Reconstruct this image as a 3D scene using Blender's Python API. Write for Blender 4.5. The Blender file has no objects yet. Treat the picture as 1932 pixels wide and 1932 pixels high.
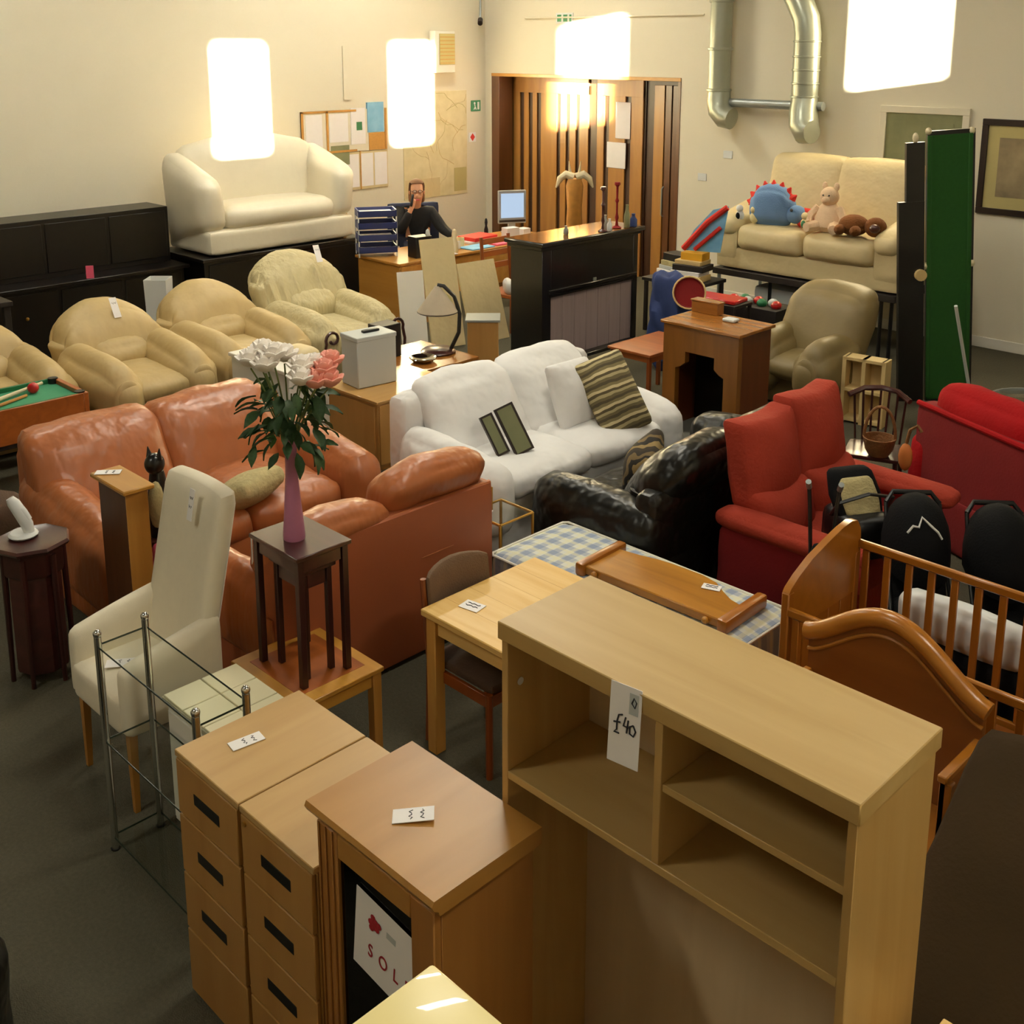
import bpy, bmesh, math, random
from mathutils import Vector, Matrix, Euler, noise
random.seed(7)
R = math.radians
scene = bpy.context.scene
# ---------------------------------------------------------------- camera
# X runs along the door wall (to the right and towards the viewer), Y along the map wall (to the right and away)
cam_d = bpy.data.cameras.new('camera')
cam = bpy.data.objects.new('camera', cam_d)
scene.collection.objects.link(cam)
cam.location = (0, 0, 3.4)
cam.rotation_euler = (R(90 - 12.5), 0, R(45))
cam_d.sensor_width = 36
cam_d.lens = 2124 / 1932 * 36
cam_d.shift_y = -(966 - 551) / 1932
cam_d.clip_start = 0.05
scene.camera = cam
# ---------------------------------------------------------------- world, sun, room and fill lamps, exposure
world = bpy.data.worlds.new('world'); scene.world = world
world.use_nodes = True
bgn = world.node_tree.nodes['Background']
bgn.inputs[0].default_value = (1.0, 0.93, 0.80, 1)
bgn.inputs[1].default_value = 1.0
sun_d = bpy.data.lights.new('sun', 'SUN'); sun_d.energy = 320; sun_d.angle = R(0.7); sun_d.color = (1, 0.90, 0.72)
sun = bpy.data.objects.new('sun', sun_d); scene.collection.objects.link(sun)
sun.rotation_euler = Vector((-1.6, 1.0, -0.23)).to_track_quat('-Z', 'Y').to_euler()
sun.location = (5, -3, 8)
LAMPS = [(-11, 9.6), (-10.6, 4.2), (-7.0, 6.6), (-3.0, 9.0), (-3.6, 4.2), (-4.4, -1.8), (1.2, 2.6)]  # the one at negative Y is a fill, added for the shelving front
LP = [175, 120, 150, 45, 95, 105, 110]
for (lx, ly), pw in zip(LAMPS, LP):
    d = bpy.data.lights.new('ceiling_and_fill_lamp', 'AREA'); d.shape = 'RECTANGLE'; d.size = 0.5; d.size_y = 1.6
    d.energy = pw * 1.0; d.color = (1, 0.95, 0.79)
    o = bpy.data.objects.new('ceiling_and_fill_lamp', d); scene.collection.objects.link(o); o.location = (lx, ly, 6.2)
vs = scene.view_settings
vs.view_transform = 'Standard'; vs.look = 'None'; vs.gamma = 1; vs.use_curve_mapping = False
vs.exposure = -0.15
C = scene.collection
# ---------------------------------------------------------------- materials
def lin(c):
    if isinstance(c, str): c = tuple(int(c[i:i+2], 16) for i in (0, 2, 4))
    return tuple(((x/255)/12.92 if x/255 <= 0.04045 else ((x/255+0.055)/1.055)**2.4) for x in c) + (1,)
MT = {}
def newmat(name):
    m = bpy.data.materials.new(name); m.use_nodes = True
    MT[name] = m
    return m, m.node_tree.nodes, m.node_tree.links, m.node_tree.nodes['Principled BSDF']
def mix_col(n, l, fac, a, b):
    x = n.new('ShaderNodeMix'); x.data_type = 'RGBA'
    l.new(fac, x.inputs[0]); x.inputs[6].default_value = a; x.inputs[7].default_value = b
    return x.outputs[2]
def mat(name, col, rough=.5, var=.12, vs_=6, bump=0, bs=40, bd=.02, bdet=2, metal=0, spec=.5, coat=0, stretch=(1, 1, 1), detail=3, col2=None, sheen=0):
    m, n, l, p = newmat(name)
    c = lin(col)
    tc = n.new('ShaderNodeTexCoord'); mp = n.new('ShaderNodeMapping'); mp.inputs['Scale'].default_value = stretch
    l.new(tc.outputs['Object'], mp.inputs[0])
    nz = n.new('ShaderNodeTexNoise'); nz.inputs['Scale'].default_value = vs_; nz.inputs['Detail'].default_value = detail
    l.new(mp.outputs[0], nz.inputs['Vector'])
    a = tuple(x*(1-var) for x in c[:3])+(1,); b = tuple(min(1, x*(1+var)) for x in c[:3])+(1,)
    if col2: a, b = c, lin(col2)
    l.new(mix_col(n, l, nz.outputs['Fac'], a, b), p.inputs['Base Color'])
    p.inputs['Roughness'].default_value = rough; p.inputs['Metallic'].default_value = metal
    p.inputs['Specular IOR Level'].default_value = spec; p.inputs['Coat Weight'].default_value = coat
    p.inputs['Sheen Weight'].default_value = sheen
    if bump:
        b2 = n.new('ShaderNodeTexNoise'); b2.inputs['Scale'].default_value = bs; b2.inputs['Detail'].default_value = bdet
        l.new(mp.outputs[0], b2.inputs['Vector'])
        bp = n.new('ShaderNodeBump'); bp.inputs['Strength'].default_value = bump; bp.inputs['Distance'].default_value = bd
        l.new(b2.outputs['Fac'], bp.inputs['Height']); l.new(bp.outputs[0], p.inputs['Normal'])
    return m
def wood(name, c1, c2, axis=0, rough=.4, sc=7, coat=0):
    m, n, l, p = newmat(name)
    tc = n.new('ShaderNodeTexCoord'); mp = n.new('ShaderNodeMapping')
    s = [1, 1, 1]; s = [sc, sc, sc]; s[axis] = sc*.09
    mp.inputs['Scale'].default_value = s
    l.new(tc.outputs['Object'], mp.inputs[0])
    nz = n.new('ShaderNodeTexNoise'); nz.inputs['Scale'].default_value = 1.6; nz.inputs['Detail'].default_value = 5; nz.inputs['Distortion'].default_value = .8
    l.new(mp.outputs[0], nz.inputs['Vector'])
    rp = n.new('ShaderNodeValToRGB'); rp.color_ramp.elements[0].position = .3; rp.color_ramp.elements[1].position = .72
    rp.color_ramp.elements[0].color = lin(c1); rp.color_ramp.elements[1].color = lin(c2)
    l.new(nz.outputs['Fac'], rp.inputs[0]); l.new(rp.outputs[0], p.inputs['Base Color'])
    p.inputs['Roughness'].default_value = rough; p.inputs['Coat Weight'].default_value = coat; p.inputs['Coat Roughness'].default_value = .25
    bp = n.new('ShaderNodeBump'); bp.inputs['Strength'].default_value = .06; bp.inputs['Distance'].default_value = .01
    l.new(nz.outputs['Fac'], bp.inputs['Height']); l.new(bp.outputs[0], p.inputs['Normal'])
    return m
def glassmat(name, tint=(.85, .95, .9), gl=.12, rough=.03):
    m = bpy.data.materials.new(name); m.use_nodes = True; MT[name] = m
    n, l = m.node_tree.nodes, m.node_tree.links; n.clear()
    o = n.new('ShaderNodeOutputMaterial'); t = n.new('ShaderNodeBsdfTransparent'); g = n.new('ShaderNodeBsdfGlossy')
    t.inputs[0].default_value = (*tint, 1); g.inputs['Roughness'].default_value = rough
    fr = n.new('ShaderNodeLayerWeight'); fr.inputs[0].default_value = .5
    pw = n.new('ShaderNodeMath'); pw.operation = 'POWER'; pw.inputs[1].default_value = 5; l.new(fr.outputs['Facing'], pw.inputs[0])
    mx = n.new('ShaderNodeMixShader'); ad = n.new('ShaderNodeMath'); ad.operation = 'MULTIPLY_ADD'; ad.inputs[1].default_value = .8; ad.inputs[2].default_value = gl*.35
    l.new(pw.outputs[0], ad.inputs[0]); l.new(ad.outputs[0], mx.inputs[0]); l.new(t.outputs[0], mx.inputs[1]); l.new(g.outputs[0], mx.inputs[2]); l.new(mx.outputs[0], o.inputs[0])
    return m
def stripes(name, cols, axis=0, scale=4.0, rough=.85, soft=.05):
    """bands of cols repeating along an object axis, slightly wavy"""
    m, n, l, p = newmat(name)
    tc = n.new('ShaderNodeTexCoord'); sx = n.new('ShaderNodeSeparateXYZ'); l.new(tc.outputs['Object'], sx.inputs[0])
    nz = n.new('ShaderNodeTexNoise'); nz.inputs['Scale'].default_value = 6; l.new(tc.outputs['Object'], nz.inputs['Vector'])
    ma = n.new('ShaderNodeMath'); ma.operation = 'MULTIPLY_ADD'; l.new(nz.outputs['Fac'], ma.inputs[0]); ma.inputs[1].default_value = soft; l.new(sx.outputs[axis], ma.inputs[2])
    mu = n.new('ShaderNodeMath'); mu.operation = 'MULTIPLY'; l.new(ma.outputs[0], mu.inputs[0]); mu.inputs[1].default_value = scale
    fr = n.new('ShaderNodeMath'); fr.operation = 'FRACT'; l.new(mu.outputs[0], fr.inputs[0])
    rp = n.new('ShaderNodeValToRGB'); rp.color_ramp.interpolation = 'CONSTANT'
    e = rp.color_ramp.elements
    e[0].position = 0; e[0].color = lin(cols[0]); e[1].position = 1/len(cols); e[1].color = lin(cols[1])
    for i in range(2, len(cols)):
        q = e.new(i/len(cols)); q.color = lin(cols[i])
    l.new(fr.outputs[0], rp.inputs[0]); l.new(rp.outputs[0], p.inputs['Base Color']); p.inputs['Roughness'].default_value = rough
    return m
def check(name, base, ca, cb, scale=4.0, rough=.9):
    m, n, l, p = newmat(name)
    tc = n.new('ShaderNodeTexCoord'); sx = n.new('ShaderNodeSeparateXYZ'); l.new(tc.outputs['Object'], sx.inputs[0])
    def band(ax, sc, off, w):
        mu = n.new('ShaderNodeMath'); mu.operation = 'MULTIPLY_ADD'; l.new(sx.outputs[ax], mu.inputs[0]); mu.inputs[1].default_value = sc; mu.inputs[2].default_value = off
        fr = n.new('ShaderNodeMath'); fr.operation = 'FRACT'; l.new(mu.outputs[0], fr.inputs[0])
        lt = n.new('ShaderNodeMath'); lt.operation = 'LESS_THAN'; l.new(fr.outputs[0], lt.inputs[0]); lt.inputs[1].default_value = w
        return lt.outputs[0]
    def over(prev, fac, col, amt):
        x = n.new('ShaderNodeMix'); x.data_type = 'RGBA'
        f = n.new('ShaderNodeMath'); f.operation = 'MULTIPLY'; l.new(fac, f.inputs[0]); f.inputs[1].default_value = amt
        l.new(f.outputs[0], x.inputs[0])
        if isinstance(prev, tuple): x.inputs[6].default_value = prev
        else: l.new(prev, x.inputs[6])
        x.inputs[7].default_value = lin(col); return x.outputs[2]
    c = lin(base)
    c = over(c, band(0, scale, 0, .42), ca, .5); c = over(c, band(1, scale, 0, .42), ca, .5)
    c = over(c, band(0, scale, .3, .22), cb, .5); c = over(c, band(1, scale, .3, .22), cb, .5)
    l.new(c, p.inputs['Base Color']); p.inputs['Roughness'].default_value = rough
    nz = n.new('ShaderNodeTexNoise'); nz.inputs['Scale'].default_value = 9; l.new(tc.outputs['Object'], nz.inputs['Vector'])
    bp = n.new('ShaderNodeBump'); bp.inputs['Strength'].default_value = .4; bp.inputs['Distance'].default_value = .03
    l.new(nz.outputs['Fac'], bp.inputs['Height']); l.new(bp.outputs[0], p.inputs['Normal'])
    return m
def emis(name, col, st):
    m, n, l, p = newmat(name); p.inputs['Base Color'].default_value = (0, 0, 0, 1)
    p.inputs['Emission Color'].default_value = lin(col); p.inputs['Emission Strength'].default_value = st; return m

mat('wall_paint', 'e2dac4', .75, .05, 1.2, .05, 30)
mat('ceiling_paint', '8a8272', .85, .04, 2)
mat('carpet', '565244', .95, .28, 60, .5, 160, detail=6, spec=.1)
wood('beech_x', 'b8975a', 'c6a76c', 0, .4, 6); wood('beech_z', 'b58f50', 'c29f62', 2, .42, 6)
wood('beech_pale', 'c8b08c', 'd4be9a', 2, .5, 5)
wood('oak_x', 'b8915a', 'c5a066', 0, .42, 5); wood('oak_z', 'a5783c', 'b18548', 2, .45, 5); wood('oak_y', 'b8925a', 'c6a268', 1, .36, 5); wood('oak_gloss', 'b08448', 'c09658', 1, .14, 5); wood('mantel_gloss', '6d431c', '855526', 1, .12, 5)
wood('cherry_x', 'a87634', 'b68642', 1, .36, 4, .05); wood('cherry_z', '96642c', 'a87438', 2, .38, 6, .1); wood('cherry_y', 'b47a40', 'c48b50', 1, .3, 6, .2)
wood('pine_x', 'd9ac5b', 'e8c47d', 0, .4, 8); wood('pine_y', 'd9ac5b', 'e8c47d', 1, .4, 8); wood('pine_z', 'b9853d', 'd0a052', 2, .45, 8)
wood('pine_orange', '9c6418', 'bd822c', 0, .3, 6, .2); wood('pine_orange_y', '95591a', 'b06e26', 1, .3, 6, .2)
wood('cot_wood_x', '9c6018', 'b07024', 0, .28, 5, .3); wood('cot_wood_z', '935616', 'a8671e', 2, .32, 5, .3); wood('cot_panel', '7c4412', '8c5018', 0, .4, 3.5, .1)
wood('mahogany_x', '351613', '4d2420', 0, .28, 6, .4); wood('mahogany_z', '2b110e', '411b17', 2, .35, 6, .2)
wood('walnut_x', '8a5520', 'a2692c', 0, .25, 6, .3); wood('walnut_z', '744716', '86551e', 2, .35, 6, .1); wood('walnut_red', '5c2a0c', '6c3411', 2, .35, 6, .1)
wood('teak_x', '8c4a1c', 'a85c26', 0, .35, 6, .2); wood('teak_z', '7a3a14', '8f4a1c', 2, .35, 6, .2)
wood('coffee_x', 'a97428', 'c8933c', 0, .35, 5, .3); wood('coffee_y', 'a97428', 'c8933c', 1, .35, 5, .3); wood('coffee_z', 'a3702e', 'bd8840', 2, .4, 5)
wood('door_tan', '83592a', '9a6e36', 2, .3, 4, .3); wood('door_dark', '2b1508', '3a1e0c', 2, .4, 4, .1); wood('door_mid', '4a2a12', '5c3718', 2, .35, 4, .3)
mat('glass_edge', '2c3a30', .2); wood('mahogany_shaded', '4a2a14', '5f381c', 2, .4, 6)
wood('dark_ebony', '0b0705', '120c09', 0, .35, 6, 0)
wood('desk_wood', 'a8742f', 'bd8840', 0, .3, 5, .2)
wood('chair_brown', '7a3a12', '8e4717', 2, .35, 6, .3)
mat('leather_orange', 'ab6438', .38, .12, 4, .4, 9, .05, coat=.05, stretch=(1, 1, .45))
mat('leather_orange_back', 'a35a36', .5, .06, 3, .04, 30)
mat('leather_beige', 'b69e6c', .5, .12, 5, .35, 8, .04, stretch=(1, 1, .4))
mat('leather_pale', 'bfb288', .55, .12, 5, .6, 9, .06, stretch=(1.6, 1.6, .3))
mat('leather_cream', 'd2bf92', .5, .08, 5, .4, 8, .03)
mat('leather_white', 'e6ddc6', .4, .05, 5, .1, 10)
mat('leather_black', '100f0c', .33, .2, 5, .6, 6, .07, spec=.45)
mat('leather_tan_shaded', '77663f', .5, .12, 4, .12, 14)  # base colour darkened for the shade under the raised sofa
mat('fabric_cream', 'e2d8c0', .85, .05, 20, .06, 220, sheen=.2)
mat('cotton_white', 'e4e2e0', .9, .03, 4, .7, 5, .06)
mat('red_fabric', '9e3a2a', .92, .14, 5, .25, 40, spec=.2)
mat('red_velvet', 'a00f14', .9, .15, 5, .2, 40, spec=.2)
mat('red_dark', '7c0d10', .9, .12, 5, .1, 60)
mat('brown_suede', '3a2c1a', .9, .2, 4, .1, 60, spec=.15)
mat('brown_fabric', '6e5642', .9, .12, 20, .2, 120)
mat('seat_brown', '4a3626', .85, .12, 12, .15, 90)
mat('black_fabric', '070709', .85, .2, 8, .15, 80, spec=.2)
mat('black_plastic', '0c0c0d', .4, .1, 5)
mat('black_paint', '0e0c0b', .3, .2, 5, .05, 20, coat=.2)
mat('dark_brown', '1c1410', .6, .2, 5, .1, 20)
mat('white_paint', 'e8e4d8', .5, .03, 5)
mat('white_plastic', 'dcdedc', .35, .02, 5)
mat('grey_metal', 'bcc1c0', .4, .02, 5)
mat('paper', 'f2eeec', .7, .03, 12)
mat('ink', '22222c', .7, .1, 5)
mat('ink_red', 'a01c28', .7, .1, 5)
mat('chrome', 'dcdcdc', .08, .02, 3, metal=1)
mat('duct_metal', 'a8ac9c', .33, .06, 6, metal=.55)
mat('steel', '969c9a', .4, .04, 5, metal=.5)
glassmat('glass', (.965, .985, .975), .05); glassmat('pane', (.97, .97, .95), .05); glassmat('dark_glass', (.10, .08, .06), .15)
mat('tile_cream', 'ded6b4', .25, .04, 8, coat=.2)
mat('grout', 'a9a48c', .9, .05, 10)
mat('vase_pink', 'b0708f', .35, .12, 14, .05, 60)
mat('petal_white', 'fbf3ea', .7, .04, 5, sheen=.2); mat('petal_pink', 'eea493', .7, .1, 8)
mat('leaf', '48683f', .5, .35, 8); mat('stem', '6f8048', .6, .2, 8)
mat('baize', '1f521a', .95, .12, 30, .1, 200); mat('baize_toy', '3c8a64', .95, .08, 30)
mat('cushion_olive', 'b2a577', .95, .25, 20, .5, 40)
stripes('cushion_stripe', ['6a5f40', 'a89a72', '544a30', 'c8b98e', '7b6e4b', '4f4630'], 2, 8)
stripes('cushion_dark', ['2a2218', '6d5a38', '1f1912', '8b754a', '34291a'], 0, 5, soft=.3)
stripes('mattress_side', ['cfd0c4', '9fa9b8', 'd8d6c6'], 2, 20)
check('mattress_check', 'd6d8d0', '6f83aa', 'dedab4', 9)
mat('blue_plastic', '232f66', .4, .1, 6); mat('blue_chair', '1d2440', .8, .1, 6); mat('navy_cloth', '26386a', .8, .3, 5, .2, 20)
mat('blue_poster', '4f8fc0', .6, .45, 7, col2='8fc4e0'); mat('cork', 'b8863f', .8, .15, 30)
mat('map_paper', 'ece0bc', .75, .1, 5, col2='c4b684', detail=10)
mat('green_sign', '1b6b40', .5, .05, 4); mat('red_sign', 'c8261c', .5, .05, 4); mat('yellow_card', 'd8a022', .6, .1, 5)
mat('skin', 'd09a78', .55, .08, 10); mat('hair', '6a4526', .7, .25, 30); mat('black_knit', '101013', .9, .2, 20, .2, 90)
mat('toy_blue', '6484ae', .9, .1, 8, .2, 80); mat('toy_red', 'c02a20', .9, .1, 8, .2, 80); mat('toy_pink', 'e0c2a0', .95, .1, 12, .3, 60); mat('toy_brown', '6e4016', .95, .25, 12, .4, 50); mat('toy_cream', 'e2d2a0', .9, .1, 8)
mat('gold', 'b98c3c', .35, .1, 5, metal=.7); mat('wicker', '7e5228', .7, .3, 40, .4, 70)
mat('red_gloss', 'b81818', .3, .1, 5, coat=.3); mat('pink_cloth', 'e05a78', .8, .1, 6)
mat('lamp_shade', 'a89a86', .8, .08, 10); mat('screen_bezel', '9aa0a4', .4, .05, 5); emis('screen', 'b8cfe8', 1.1)
mat('picture_mat', 'b9ac74', .8, .05, 5); mat('picture_art', '2c2218', .7, .5, 3.2, col2='c0ac84', detail=8); mat('frame_dark', '24150f', .4, .2, 6)
mat('art_green', '5c6040', .7, .3, 4, col2='8a8c68'); mat('wood_light', 'cdb27a', .6, .1, 10); mat('concrete', '6d6a60', .9, .1, 4)
mat('rust_orange', 'c07030', .7, .2, 6); mat('horn', 'd8cca8', .5, .15, 8); mat('wood_carve', 'a8742c', .5, .3, 12); mat('fireplace_panel', '85767a', .6, .18, 5, stretch=(6, 6, .2))
mat('overlit_wood_top', 'fbe9a4', .3, .06, 5, coat=.4)  # glare close to the camera put into the colour, paler than the pine
# ---------------------------------------------------------------- geometry helpers
class B:
    """collects shapes into one bmesh; put() links them as one mesh object"""
    def __init__(s): s.bm = bmesh.new()
    def box(s, x0, x1, y0, y1, z0, z1, bev=0, seg=2):
        r = bmesh.ops.create_cube(s.bm, size=1)
        v = r['verts']
        bmesh.ops.scale(s.bm, vec=(x1-x0, y1-y0, z1-z0), verts=v)
        bmesh.ops.translate(s.bm, vec=((x0+x1)/2, (y0+y1)/2, (z0+z1)/2), verts=v)
        if bev:
            e = list({e for q in v for e in q.link_edges})
            bmesh.ops.bevel(s.bm, geom=e, offset=bev, segments=seg, affect='EDGES', profile=.5)
        return s
    def cyl(s, p0, p1, r0, r1=None, n=12):
        p0, p1 = Vector(p0), Vector(p1); r1 = r0 if r1 is None else r1
        d = p1-p0
        m = Matrix.Translation((p0+p1)/2) @ d.to_track_quat('Z', 'Y').to_matrix().to_4x4()
        bmesh.ops.create_cone(s.bm, cap_ends=True, segments=n, radius1=r0, radius2=r1, depth=d.length, matrix=m)
        return s
    def ball(s, c, r, n=12, rot=None):
        if not isinstance(r, (tuple, list)): r = (r, r, r)
        m = Matrix.Translation(c) @ (rot.to_matrix().to_4x4() if rot else Matrix()) @ Matrix.Diagonal((*r, 1))
        bmesh.ops.create_uvsphere(s.bm, u_segments=n, v_segments=max(6, n*2//3), radius=1, matrix=m)
        return s
    def tube(s, pts, r, n=8, closed=False):
        pts = [Vector(p) for p in pts]; k = len(pts); rings = []
        for i, p in enumerate(pts):
            a = pts[i-1] if (i or closed) else p; b = pts[(i+1) % k] if (i < k-1 or closed) else p
            t = (b-a).normalized()
            q = t.to_track_quat('Z', 'Y' if abs(t.y) < .95 else 'X')
            rr = r[i] if isinstance(r, (list, tuple)) else r
            rings.append([s.bm.verts.new(p + q @ Vector((rr*math.cos(2*math.pi*j/n), rr*math.sin(2*math.pi*j/n), 0))) for j in range(n)])
        for i in range(k if closed else k-1):
            A, Bq = rings[i], rings[(i+1) % k]
            off = min(range(n), key=lambda o: sum((A[j].co-Bq[(j+o) % n].co).length for j in range(0, n, 2)))
            for j in range(n):
                s.bm.faces.new((A[j], A[(j+1) % n], Bq[(j+1+off) % n], Bq[(j+off) % n]))
        if not closed:
            s.bm.faces.new(rings[0][::-1]); s.bm.faces.new(rings[-1])
        return s
    def lathe(s, prof, n=20, c=(0, 0, 0), sx=1, sy=1):
        rings = []
        for r, z in prof:
            rings.append([s.bm.verts.new((c[0]+sx*r*math.cos(2*math.pi*j/n), c[1]+sy*r*math.sin(2*math.pi*j/n), c[2]+z)) for j in range(n)])
        for A, Bq in zip(rings, rings[1:]):
            for j in range(n): s.bm.faces.new((A[j], A[(j+1) % n], Bq[(j+1) % n], Bq[j]))
        s.bm.faces.new(rings[0][::-1]); s.bm.faces.new(rings[-1])
        return s
    def prism(s, pts, a, b, axis='y'):
        """2-D outline extruded from a to b along an axis; outline given in the two other axes (xyz order)"""
        def P(p, t): return {'x': (t, p[0], p[1]), 'y': (p[0], t, p[1]), 'z': (p[0], p[1], t)}[axis]
        A = [s.bm.verts.new(P(p, a)) for p in pts]; Bq = [s.bm.verts.new(P(p, b)) for p in pts]
        s.bm.faces.new(A); s.bm.faces.new(Bq[::-1]); n = len(pts)
        for i in range(n): s.bm.faces.new((A[i], Bq[i], Bq[(i+1) % n], A[(i+1) % n]))
        bmesh.ops.recalc_face_normals(s.bm, faces=s.bm.faces)
        return s
    def soft(s, c, h, r, puff=(0, 0, 0), n=7, fn=None, wr=0, fq=5, seed=0):
        """rounded, padded block: centre c, half sizes h, edge radius r, outward puff of each face pair"""
        t = bmesh.new(); bmesh.ops.create_cube(t, size=2)
        bmesh.ops.subdivide_edges(t, edges=t.edges[:], cuts=n, use_grid_fill=True)
        h = Vector(h); c = Vector(c); r = min(r, min(h)*.999); sd = Vector((seed*3.1, seed*1.7, seed*.7))
        mp = {}
        for v in t.verts:
            p = Vector([math.copysign(1-(1-abs(x))**1.25 if abs(x) < 1 else 1, x) for x in v.co])
            q = Vector([p[i]*h[i] for i in range(3)])
            k = Vector([max(-(h[i]-r), min(h[i]-r, q[i])) for i in range(3)])
            d = q-k
            if d.length > 1e-9: q = k + d.normalized()*r
            for i in range(3):
                j, m = (i+1) % 3, (i+2) % 3
                if abs(p[i]) > .5: q[i] += math.copysign(puff[i], p[i])*(1-p[j]**2)*(1-p[m]**2)
            if wr:
                nn = q.normalized(); q += nn*wr*noise.noise(q*fq+sd)
            if fn: q = fn(q, p)
            mp[v] = s.bm.verts.new(q+c)
        for f in t.faces: s.bm.faces.new([mp[v] for v in f.verts])
        t.free(); return s
    def tx(s, m):
        bmesh.ops.transform(s.bm, matrix=m, verts=s.bm.verts); return s
    def mesh(s, name, m, smooth=True):
        me = bpy.data.meshes.new(name); bmesh.ops.recalc_face_normals(s.bm, faces=s.bm.faces); s.bm.to_mesh(me); s.bm.free()
        me.materials.append(MT[m])
        if smooth:
            me.polygons.foreach_set('use_smooth', [True]*len(me.polygons)); me.set_sharp_from_angle(angle=R(38))
        return me
    def put(s, name, m, parent=None, loc=(0, 0, 0), rot=(0, 0, 0), smooth=True):
        o = bpy.data.objects.new(name, s.mesh(name, m, smooth)); C.objects.link(o)
        o.location = loc; o.rotation_euler = rot
        if parent is not None: o.parent = parent
        return o
def obj(name, me, parent=None, loc=(0, 0, 0), rot=(0, 0, 0)):
    o = bpy.data.objects.new(name, me); C.objects.link(o); o.location = loc; o.rotation_euler = rot
    if parent is not None: o.parent = parent
    return o
def thing(name, label, cat, loc=(0, 0, 0), rz=0, group=None):
    o = bpy.data.objects.new(name, None); C.objects.link(o); o.empty_display_size = .1
    o.location = loc; o.rotation_euler = (0, 0, R(rz)); o['label'] = label; o['category'] = cat
    if group: o['group'] = group
    return o
def tag(o, label, cat, group=None):
    o['label'] = label; o['category'] = cat
    if group: o['group'] = group
    return o
def struct(o): o['kind'] = 'structure'; return o
def box(name, m, parent, x0, x1, y0, y1, z0, z1, bev=.004, **k):
    return B().box(x0, x1, y0, y1, z0, z1, bev, 1).put(name, m, parent, **k)
def text_mesh(txt, size, m, name, parent=None, loc=(0, 0, 0), rot=(0, 0, 0), ext=.0012, sx=1):
    cu = bpy.data.curves.new(name, 'FONT'); cu.body = txt; cu.size = size; cu.extrude = ext; cu.align_x = 'CENTER'; cu.align_y = 'CENTER'
    t = bpy.data.objects.new(name, cu); C.objects.link(t)
    dg = bpy.context.evaluated_depsgraph_get(); dg.update()
    me = bpy.data.meshes.new_from_object(t.evaluated_get(dg)); bpy.data.objects.remove(t)
    for v in me.vertices: v.co.x *= sx
    me.materials.clear(); me.materials.append(MT[m])
    return obj(name, me, parent, loc, rot)
def price_tag(label, loc, rot, w=.05, h=.09, marks=2):
    """white card in its own XY plane (x wide, y high), short written lines on its face"""
    b = B().box(-w/2, w/2, -h/2, h/2, 0, .002)
    o = b.put('price_tag', 'paper', None, loc, rot); tag(o, label, 'price tag', 'white price tags on the furniture')
    for i in range(marks):
        y = h*(.22-.28*i)
        pts = [(-w*.32+w*.64*t/6, y+h*.05*math.sin(t*2.3+i*2), .0026) for t in range(7)]
        B().tube(pts, w*.022, 5).put('writing', 'ink', o)
    return o
# ---------------------------------------------------------------- the room
UL, VB, UR, VF, ZC = -13.2, 12.6, 3.0, -6.0, 6.4
struct(box('floor', 'carpet', None, UL-.2, UR+.2, VF-.2, VB+1.2, -.1, 0, 0))
struct(box('ceiling', 'ceiling_paint', None, UL-.2, UR+.2, VF-.2, VB+1.2, ZC, ZC+.1, 0))
struct(box('wall_left', 'wall_paint', None, UL-.2, UL, VF-.2, VB+1.0, 0, ZC, 0))
DU0, DU1, DZ = -13.05, -9.35, 2.93
b = B(); b.box(UL, DU0, VB, VB+.2, 0, ZC); b.box(DU1, UR+.2, VB, VB+.2, 0, ZC); b.box(DU0, DU1, VB, VB+.2, DZ, ZC)
struct(b.put('wall_back', 'wall_paint', None, smooth=False))
struct(box('wall_front', 'wall_paint', None, UL, UR+.2, VF-.2, VF, 0, ZC, 0))
WV = [-2.06, .87, 3.80, 6.73]; WW = .41; WZ0, WZ1 = 4.28, 5.72
b = B(); prev = VF
for v in WV:
    b.box(UR, UR+.2, prev, v-WW, 0, ZC); b.box(UR, UR+.2, v-WW, v+WW, 0, WZ0); b.box(UR, UR+.2, v-WW, v+WW, WZ1, ZC); prev = v+WW
b.box(UR, UR+.2, prev, VB+.2, 0, ZC)
struct(b.put('wall_right', 'wall_paint', None, smooth=False))
for i, v in enumerate(WV):
    f = B(); f.box(UR+.16, UR+.2, v-WW, v+WW, WZ0, WZ0+.02); f.box(UR+.16, UR+.2, v-WW, v+WW, WZ1-.02, WZ1)
    f.box(UR+.16, UR+.2, v-WW, v-WW+.02, WZ0, WZ1); f.box(UR+.16, UR+.2, v+WW-.02, v+WW, WZ0, WZ1)
    w = struct(f.put('window_%d' % (i+1), 'white_paint', None))
    box('pane', 'pane', w, UR+.178, UR+.182, v-WW+.02, v+WW-.02, WZ0+.02, WZ1-.02, 0)
# lintel lining and wooden doors in the opening
struct(box('trim_1', 'cherry_x', None, DU0, DU1, VB-.015, VB+.3, DZ-.05, DZ, .003))
def onwall_u(px):                   # along the door wall, from measured spots of the opening
    return DU0+(px-935)*(DU1-DU0)/(1283-935)
DV = VB+.34
d1 = struct(B().box(DU0, onwall_u(1202), DV, DV+.06, 0, DZ).put('door_1', 'door_dark', None))
d2 = struct(B().box(onwall_u(1202), DU1, DV+.02, DV+.06, 0, DZ).put('door_2', 'door_dark', None))
struct(B().box(DU0-.1, DU1+.1, VB+.5, VB+.6, 0, DZ+.2).put('wall_lobby', 'door_dark', None))
struct(box('trim_2', 'door_mid', None, DU0, onwall_u(951), VB-.01, VB+.3, 0, DZ-.05, .003))
struct(box('trim_3', 'door_mid', None, DU1-.05, DU1, VB-.01, VB+.3, 0, DZ-.05, .003))
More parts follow.
